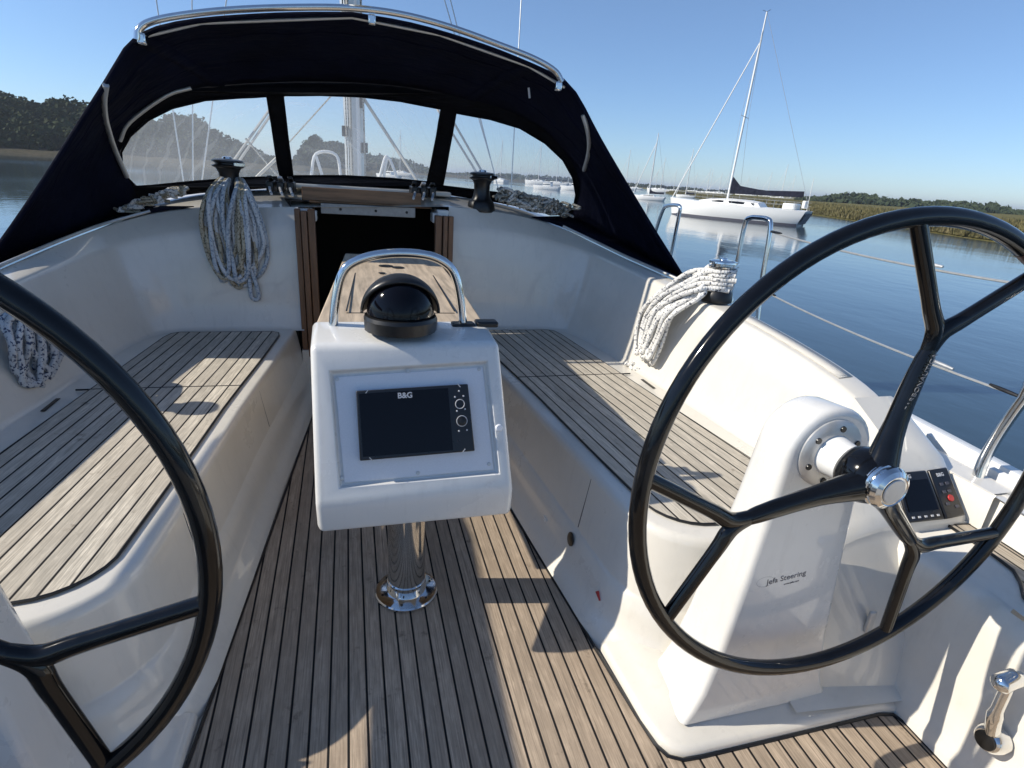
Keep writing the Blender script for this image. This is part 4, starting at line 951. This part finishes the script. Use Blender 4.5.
# ================================================================== WATER
wm = mat('estuary water', (.024, .044, .056), .04, spec=.5); g = NG(wm); o_ = g.tc('Object')
mp = g.n('ShaderNodeMapping'); mp.inputs['Scale'].default_value = (1, .55, 1); mp.inputs['Rotation'].default_value = (0, 0, R(-35)); g.l(o_, mp.inputs[0])
n1 = g.noise(mp.outputs[0], 2.2, 5, .6); n2 = g.noise(mp.outputs[0], .35, 3, .5); n3 = g.noise(mp.outputs[0], .03, 3, .5)
g.bump(g.math('ADD', g.math('MULTIPLY', n1, .35), g.math('MULTIPLY', n2, 1.0)), .28, .25)
g.l(g.ramp(n3, [(.4, .03), (.65, .14)]), g.b.inputs['Roughness'])
wm.node_tree.nodes['Bump'].inputs['Strength'].default_value = .065
mb = MB(); mb.add([(-4000, -3000, SEA), (4000, -3000, SEA), (4000, 6000, SEA), (-4000, 6000, SEA)], [[0, 1, 2, 3]]); wo = mb.build('water', wm, smooth=False); wo['kind'] = 'structure'
# ================================================================== LAND
def land_mat(name, c1, c2, c3, s=.5):
    m = mat(name, c1, .95, spec=.1); g = NG(m); o = g.tc('Object'); n1 = g.noise(o, s, 6, .65); n2 = g.noise(o, s*7, 5, .7)
    c = g.ramp(n1, [(.35, c1), (.5, c2), (.68, c3)]); c = g.mix(.5, c, g.ramp(n2, [(.3, tuple(x*.45 for x in c2)), (.7, tuple(x*1.35 for x in c1))]))
    g.l(c, g.b.inputs['Base Color']); g.bump(n2, .8, .3); return m
M['marsh'] = land_mat('saltmarsh', (.17, .14, .05), (.12, .12, .04), (.21, .17, .08))
M['shore'] = land_mat('muddy shore', (.085, .072, .045), (.06, .055, .035), (.11, .095, .06), .2)
M['grass'] = land_mat('marsh grass', (.19, .16, .075), (.13, .125, .055), (.24, .20, .11), .3)
def leaf_mat(name, c):
    m = mat(name, c, .9, spec=.1); g = NG(m); o = g.tc('Object'); n = g.noise(o, .35, 4, .6); n2 = g.noise(o, 2.5, 3, .6)
    cc = g.ramp(n, [(.3, tuple(x*.55 for x in c)), (.55, c), (.75, tuple(x*1.6 for x in c))]); cc = g.mix(.15, cc, g.ramp(n2, [(.3, tuple(x*.6 for x in c)), (.7, tuple(x*1.5 for x in c))]))
    g.l(cc, g.b.inputs['Base Color']); return m
M['leaf'] = leaf_mat('woodland leaves', (.036, .048, .020)); M['leaf2'] = leaf_mat('distant leaves', (.046, .062, .034))
wl = [(60, -60), (46, -10), (42.5, 12), (42.4, 27.6), (46, 37), (50.5, 47), (57.5, 61.5), (68, 88), (84, 125), (120, 210), (190, 330), (260, 520)]
wp = cat_rom([V((*p, 0)) for p in wl], 8); rows = []
for d, z in ((-1.5, -.5), (0, -.02), (.8, .25), (2, .55), (5, .7), (12, .8), (30, .9), (90, 1.2), (260, 2.2), (700, 5)):
    rows.append([V((p.x+d*.95+random.uniform(-.3, .3)*min(1, d*.5 if d > 0 else 0), p.y-d*.25, SEA+z+random.uniform(-.08, .08)*(d > 0))) for p in wp])
mb = MB(); mb.grid(rows); mo = mb.build('marsh_bank', M['marsh']); mo['kind'] = 'structure'
mb = MB(); gv = []; gf = []
for k in range(26000):
    t = random.random(); i = int(16+t*58) if random.random() < .85 else int(random.uniform(8, 80)); i = min(i, len(wp)-2); p = wp[i].lerp(wp[i+1], random.random())
    d = 26*random.random()**2.2+.1; x = p.x+d*.95; y = p.y-d*.25; z = SEA+(.1+.5*min(1, d/2)+.15*min(1, d/10)); h_ = random.uniform(.3, .75)*(1 if d > 1 else .8); a_ = random.uniform(0, pi); w_ = random.uniform(.04, .14); dx, dy = cos(a_)*w_, sin(a_)*w_; lx, ly = random.uniform(-.2, .2), random.uniform(-.2, .2)
    b = len(gv); gv += [(x-dx, y-dy, z), (x+dx, y+dy, z), (x+lx, y+ly, z+h_)]; gf.append([b, b+1, b+2])
mb.add(gv, gf); go = mb.build('marsh_grass', M['grass'], smooth=False, fixn=False); tag(go, 'olive marsh grass along the far bank at right', 'grass', kind='stuff')
def crown(mb, c, rx, rz, n, q_):
    vs = []; fs = []
    for i in range(n):
        u = random.uniform(-1, 1); a_ = random.uniform(0, 2*pi); s_ = (1-u*u)**.5; rr = random.uniform(.62, 1.05)
        P = V((c.x+rx*s_*cos(a_)*rr, c.y+rx*s_*sin(a_)*rr, c.z+rz*u*rr)); e = V((random.gauss(0, 1), random.gauss(0, 1), random.gauss(0, 1))).normalized(); f_ = e.orthogonal().normalized(); sz = q_*random.uniform(.5, 1.3)
        b = len(vs); vs += [P-e*sz-f_*sz*.6, P+e*sz-f_*sz*.7, P+e*sz*.7+f_*sz, P-e*sz*.6+f_*sz*.8]; fs.append([b, b+1, b+2, b+3])
    mb.add(vs, fs)
def ridge(prof, px):
    for (a_, b_), (c_, d_) in zip(prof, prof[1:]):
        if a_ <= px <= c_: return b_+(d_-b_)*(px-a_)/(c_-a_)
    return prof[0][1] if px < prof[0][0] else prof[-1][1]
hor = lambda px: 142+.069*px
def woods(name, prof, D0, D1, n, size, label, m, leafn=46, lq=.8):
    mb = MB(); x0, x1 = prof[0][0], prof[-1][0]
    for k in range(n):
        px = random.uniform(x0, x1); t = random.random(); D = D0+(D1-D0)*t
        d = ray(px, hor(px)); d.z = 0; d.normalize(); P = CAM+d*D
        top = ridge(prof, px); dt = ray(px, top); zt_ = CAM.z+dt.z/math.hypot(dt.x, dt.y)*D
        zmax = max(SEA+1.5, SEA+1+(zt_-SEA-1)*(.25+.75*t**.6)) if t < .9 else zt_
        s_ = size*random.uniform(.6, 1.25); rz = min(s_, (zmax-SEA)*.55); z = zmax-rz*random.uniform(.75, 1.1)
        crown(mb, V((P.x, P.y, z)), s_, rz, leafn, lq)
        if zmax-SEA > 4: crown(mb, V((P.x+random.uniform(-2, 2), P.y, max(SEA+1, z-rz*1.4))), s_*1.1, rz, leafn//2, lq*1.2)
    o = mb.build(name, M[m], smooth=False, fixn=False); tag(o, label, 'wood', kind='stuff')
    # ground under it
    gm = MB(); rws = [[], [], [], [], []]
    for i in range(41):
        px = x0-15+(x1-x0+30)*i/40; d = ray(px, hor(px)); d.z = 0; d.normalize(); dt = ray(px, ridge(prof, min(max(px, x0), x1))); zt_ = CAM.z+dt.z/math.hypot(dt.x, dt.y)*D1
        for j, (D, z) in enumerate(((D0-9, SEA-.2), (D0-4, SEA+.9), (D0+3, SEA+1.3), (D0+(D1-D0)*.6, SEA+(zt_-SEA)*.45), (D1+15, SEA+(zt_-SEA)*.55))): P = CAM+d*D; rws[j].append(V((P.x, P.y, z+random.uniform(-.2, .2)*(j > 0))))
    gm.grid(rws); return gm
g1 = woods('woodland', [(-260, 84), (-120, 88), (-20, 95), (0, 92), (18, 94), (32, 100), (46, 108), (56, 99), (70, 96), (85, 99), (105, 110), (120, 122), (135, 126), (150, 118), (165, 121), (178, 114), (190, 112), (204, 119), (216, 129), (235, 140), (255, 150), (275, 158), (290, 166)], 172, 215, 1000, 3.0, 'dark wooded hill across the water behind left window', 'leaf', 120, .42)
g1.build('hill', M['shore'])['kind'] = 'structure'
g2 = woods('woodland', [(288, 172), (296, 160), (304, 148), (311, 138), (318, 135), (326, 141), (336, 142), (348, 147), (362, 152)], 190, 215, 260, 2.2, 'dark clump of trees seen in the middle window left of mast', 'leaf', 90, .42)
g2.build('hill', M['shore'])['kind'] = 'structure'
g3 = woods('woodland', [(355, 152), (375, 155), (392, 157), (410, 161), (428, 168), (442, 176), (470, 173), (520, 176)], 330, 380, 330, 3.2, 'distant low wood seen in the middle window right of mast', 'leaf2', 40, 1.0)
g3.build('shore', M['shore'])['kind'] = 'structure'
g4 = woods('woodland', [(500, 173), (560, 177), (640, 184), (700, 189), (760, 193), (800, 196), (830, 198)], 620, 700, 420, 4, 'thin far tree line along the horizon behind moored boats', 'leaf2', 30, 1.6)
g4.build('shore', M['shore'])['kind'] = 'structure'
g5 = woods('woodland', [(800, 199), (815, 197), (830, 195), (846, 193), (870, 194), (890, 199), (915, 199), (950, 202), (990, 204), (1003, 206), (1012, 210), (1030, 211), (1060, 212), (1150, 218)], 235, 270, 520, 2.2, 'green tree line behind the marsh at the right', 'leaf2', 40, .8)
# ================================================================== OTHER BOATS
def boat(name, stern, heading, Ln, beam, fb, label, cat, group, mast_h=0, mast_t=.5, rake=.02, cover=True, detail=True, cabin=True, motor=False, hull_m='white', scale_r=1.):
    h = V((heading[0], heading[1], 0)).normalized(); l = V((-h.y, h.x, 0)); S = V((stern[0], stern[1], SEA))
    o = thing(name, S, label, cat, group)
    def P(t, w_, z): return S+h*(t*Ln)+l*w_+V((0, 0, z))
    st = [(0, .72), (.08, .82), (.2, .92), (.4, 1.0), (.6, .93), (.75, .75), (.88, .45), (.96, .18), (1.0, .01)]
    sh = lambda t: fb*(1+.25*max(0, t-.4)-.05*(1-t))
    rows = []
    for k, zf in ((1.0, 1.0), (1.0, .72), (.97, .4), (.9, .14), (.86, 0), (.6, -.25)):
        rows.append([P(t-(.03*(1-zf) if t > .9 else -.045*(1-zf) if t < .05 else 0), b_*beam/2*k, sh(t)*zf) for t, b_ in st]+[P(t-(.03*(1-zf) if t > .9 else -.045*(1-zf) if t < .05 else 0), -b_*beam/2*k, sh(t)*zf) for t, b_ in st[::-1]])
    mb = MB(); mb.grid(rows, close=True); n_ = len(st); mb.grid([[P(t, b_*beam/2*.995, sh(t)) for t, b_ in st], [P(t, 0, sh(t)+.04) for t, b_ in st], [P(t, -b_*beam/2*.995, sh(t)) for t, b_ in st]])
    hull = mb.build('hull', M[hull_m], o, ang=50)
    if detail:
        mb = MB(); rb = [[P(t-(.03 if t > .9 else -.04 if t < .05 else 0), b_*beam/2*.905+.01, z) for t, b_ in st] for z in (-.1, .16)]; mb.grid(rb); mb.grid([[P(t-(.03 if t > .9 else -.04 if t < .05 else 0), -b_*beam/2*.905-.01, z) for t, b_ in st] for z in (-.1, .16)]); mb.build('boot_stripe', M['dark_letter'], hull)
        mb = MB(); mb.grid([[P(-.004, .70*beam/2*.9, sh(0)*.85), P(-.004, -.70*beam/2*.9, sh(0)*.85)], [P(.028, .66*beam/2*.9, .12), P(.028, -.66*beam/2*.9, .12)]]); mb.build('transom', M['dark_letter'], hull)
    if cabin:
        mb = MB(); rows = []
        for t, w_, z in ((.30, .55, 0), (.32, .55, .30), (.40, .56, .38), (.55, .50, .36), (.68, .36, .22), (.76, .2, .05)):
            bz_ = sh(t)+.02; rows.append([P(t, w_*beam/2*1.05, bz_-.03), P(t, w_*beam/2, bz_+z*.75*fb), P(t, w_*beam/2*.6, bz_+z*fb), P(t, -w_*beam/2*.6, bz_+z*fb), P(t, -w_*beam/2, bz_+z*.75*fb), P(t, -w_*beam/2*1.05, bz_-.03)])
        mb.grid(rows); cb_ = mb.build('cabin', M[hull_m], o, ang=40)
        for s_ in (1, -1):
            mb = MB(); mb.grid([[P(t, s_*(w_*beam/2*1.03+.012), sh(t)+.02+z0*fb) for t, w_, z0 in ((.34, .55, .08), (.45, .55, .09), (.6, .46, .07), (.66, .385, .06))], [P(t, s_*(w_*beam/2*1.01+.012), sh(t)+.02+z0*fb) for t, w_, z0 in ((.345, .55, .21), (.45, .55, .235), (.6, .46, .19), (.655, .385, .10))]]); mb.build('cabin_window', M['screen'], cb_)
    if motor:
        mb = MB(); mb.box(P(.45, 0, sh(.4)+.45*fb), (beam*.62, Ln*.3, fb*.9), math.atan2(h.y, h.x)-pi/2); wh = mb.build('wheelhouse', M[hull_m], o, bevel=.12)
        mb = MB(); mb.box(P(.46, 0, sh(.4)+.58*fb), (beam*.64, Ln*.26, fb*.3), math.atan2(h.y, h.x)-pi/2); mb.build('wheelhouse_window', M['screen'], wh)
    if mast_h:
        mb_ = P(mast_t, 0, sh(mast_t)); tp_ = mb_-h*(mast_h*rake)+V((0, 0, mast_h)); r = max(.07, mast_h*.0065)*scale_r
        mb = MB(); mb.tube([mb_, mb_.lerp(tp_, .7), tp_], [r, r*.95, r*.6], 10); mst = mb.build('mast', M['white'], o)
        bowp = P(.985, 0, sh(1)); hd = mb_.lerp(tp_, .86)
        mb = MB(); mb.tube([bowp, hd], .045*scale_r*1.1 if detail else .05*scale_r, 6); mb.build('forestay', M['white'], o)
        rr = .014*scale_r
        for w_ in (1, -1):
            mb = MB(); c_ = P(mast_t-.04, w_*beam/2*.9, sh(.45)); sp_ = mb_.lerp(tp_, .48)+l*w_*beam*.24; mb.tube([c_, sp_, mb_.lerp(tp_, .93)], rr, 5); mb.build('shroud', M['alu'], o)
            mb = MB(); mb.tube([mb_.lerp(tp_, .48), sp_], rr*2, 5); mb.build('spreader', M['white'], mst)
        mb = MB(); mb.tube([P(.0, 0, sh(0)), tp_], rr, 5); mb.build('backstay', M['alu'], o)
        if detail:
            for q_ in (-.25, .3): mb = MB(); mb.tube([tp_, tp_+h*q_+V((0, 0, .12))], .015, 5); mb.build('masthead_gear', M['blacksoft'], mst)
        if cover:
            a_ = mb_+V((0, 0, fb*.75))-h*.15; e_ = P(.06, 0, sh(0)+fb*.9)
            mb = MB(); ks = [i/8 for i in range(9)]
            mb.tube([a_.lerp(e_, t)+V((0, 0, .0)) for t in ks], .06, 8); bo = mb.build('boom', M['alu'], o)
            rows = []
            for t in ks:
                c_ = a_.lerp(e_, t); hh = (.62-.40*min(1, t*2.2)+.12*t)*(mast_h/13); hh += (.55*max(0, 1-t*9))*(mast_h/13); wd_ = .16*(1-.5*t)
                rows.append([c_+l*(-wd_)+V((0, 0, -.08)), c_+l*(-wd_*.8)+V((0, 0, hh*.6)), c_+V((0, 0, hh)), c_+l*(wd_*.8)+V((0, 0, hh*.6)), c_+l*wd_+V((0, 0, -.08))])
            mb.grid(rows); mb.build('sail_cover', M['cover'], o)
    if detail:
        for s_ in (1, -1):
            mb = MB()
            for t in (.08, .2, .33, .48, .62, .76): mb.tube([P(t, s_*(lerp_st(st, t)*beam/2*.95), sh(t)), P(t, s_*(lerp_st(st, t)*beam/2*.95), sh(t)+.6)], .014, 5)
            for zz in (.33, .58): mb.tube([P(t, s_*(lerp_st(st, t)*beam/2*.95), sh(t)+zz) for t in (.02, .2, .4, .6, .8, .93)], .008, 4)
            mb.build('guard_rail', M['alu'], o)
        mb = MB(); mb.tube([P(.01, .6, sh(0)), P(.01, .7, sh(0)+2.3)], .02, 5); mb.build('aerial', M['white'], o)
        mb = MB(); mb.box(P(.03, .5, sh(0)+.45), (.35, .3, .55)); mb.build('outboard_motor', M['white'], o, bevel=.06)
        mb = MB(); mb.box(P(.12, 0, sh(0)+.25), (beam*.5, .9, .45), math.atan2(h.y, h.x)-pi/2); mb.build('cockpit_coaming', M[hull_m], o, bevel=.08)
    return o
def lerp_st(st, t):
    for (a_, b_), (c_, d_) in zip(st, st[1:]):
        if a_ <= t <= c_: return b_+(d_-b_)*(t-a_)/(c_-a_)
    return st[-1][1]
stern = pz_(806, 226.5, SEA); bow = pz_(668, 213.5, SEA)
boat('sailing_boat', (stern.x, stern.y), ((bow-stern).x, (bow-stern).y), (bow-stern).length, 4.3, 1.15, 'white sailing boat moored near marsh with tall mast and navy sail cover', 'sailing boat', None, mast_h=13.3, mast_t=.565, rake=.025)
HD = (-.23, .97)
def far(px, py, Ln, mh, label, motor=False, cover=True, hd=HD):
    P = pz_(px, py, SEA); D = math.hypot(P.x, P.y)
    boat('motor_boat' if motor else 'moored_yacht', (P.x-hd[0]*Ln/2, P.y-hd[1]*Ln/2), hd, Ln, Ln*.33, Ln*.11, label, 'motor boat' if motor else 'yacht', 'boats moored far off', mast_h=mh, cover=cover, detail=False, motor=motor, cabin=not motor, scale_r=1.3)
HX = (-.75, .66)
HZ = mat('air')
HZ.node_tree.nodes.remove(HZ.node_tree.nodes['Principled BSDF'])
pv = HZ.node_tree.nodes.new('ShaderNodeVolumePrincipled'); pv.inputs['Color'].default_value = (.80, .88, 1, 1); pv.inputs['Density'].default_value = .00032; pv.inputs['Anisotropy'].default_value = .2
HZ.node_tree.links.new(pv.outputs[0], HZ.node_tree.nodes['Material Output'].inputs['Volume'])
mb = MB(); mb.box((0, 1500, 13), (8200, 9200, 32)); hz = mb.build('haze', HZ, smooth=False); tag(hz, 'pale summer haze over the estuary', 'haze', kind='stuff')
far(546, 189.5, 6.5, 0, 'white motor boat with wheelhouse in the right window', True, hd=HX)
far(575, 190.5, 8, 0, 'low white motor boat farther right in the right window', True, hd=HX)
far(592, 190, 8, 11, 'moored yacht just left of the sprayhood edge in right window')
far(538, 184.5, 12, 15, 'far moored yacht with a tall mast above the white motor boat', hd=HX)
far(500, 182.5, 10, 13, 'far moored yacht with thin mast above the right winch')
far(556, 185.5, 11, 12, 'small far yacht between the two motor boats', hd=HX)
far(648, 200, 5.5, 9.5, 'white yacht moored just right of the sprayhood edge', hd=HX)
far(685, 197.5, 5, 11.5, 'white yacht with tall mast behind bow of the near boat', hd=HX)
far(718, 196, 13, 9, 'small far yacht behind middle of near boat', hd=HX)
far(706, 194.8, 11, 12, 'far yacht left of the near boat mast', hd=HX)
far(745, 197, 12, 10, 'far yacht right of the near boat mast', hd=HX)
far(660, 192.5, 12, 13, 'tiny yacht on the horizon above white moored yacht', hd=HX)
far(388, 178, 7, 0, 'dark windowed motor boat beyond the middle window', True, hd=HX)
far(400, 176, 11, 13, 'far yacht beyond the middle window right of the mast', hd=HX)

for k in range(14):
    px = (566, 583, 604, 626, 634, 655, 672, 694, 708, 726, 752, 768, 778, 790)[k]; hy = hor(px)
    far(px+random.uniform(-2, 2), hy+random.uniform(2.6, 4.6), random.uniform(8, 12), random.uniform(9, 17), 'tiny masted yacht in the crowd moored along the horizon', hd=HX, cover=False)
for o in bpy.data.objects:
    if o.get('label') == 'tiny masted yacht in the crowd moored along the horizon': o['group'] = 'tiny yachts along the horizon'
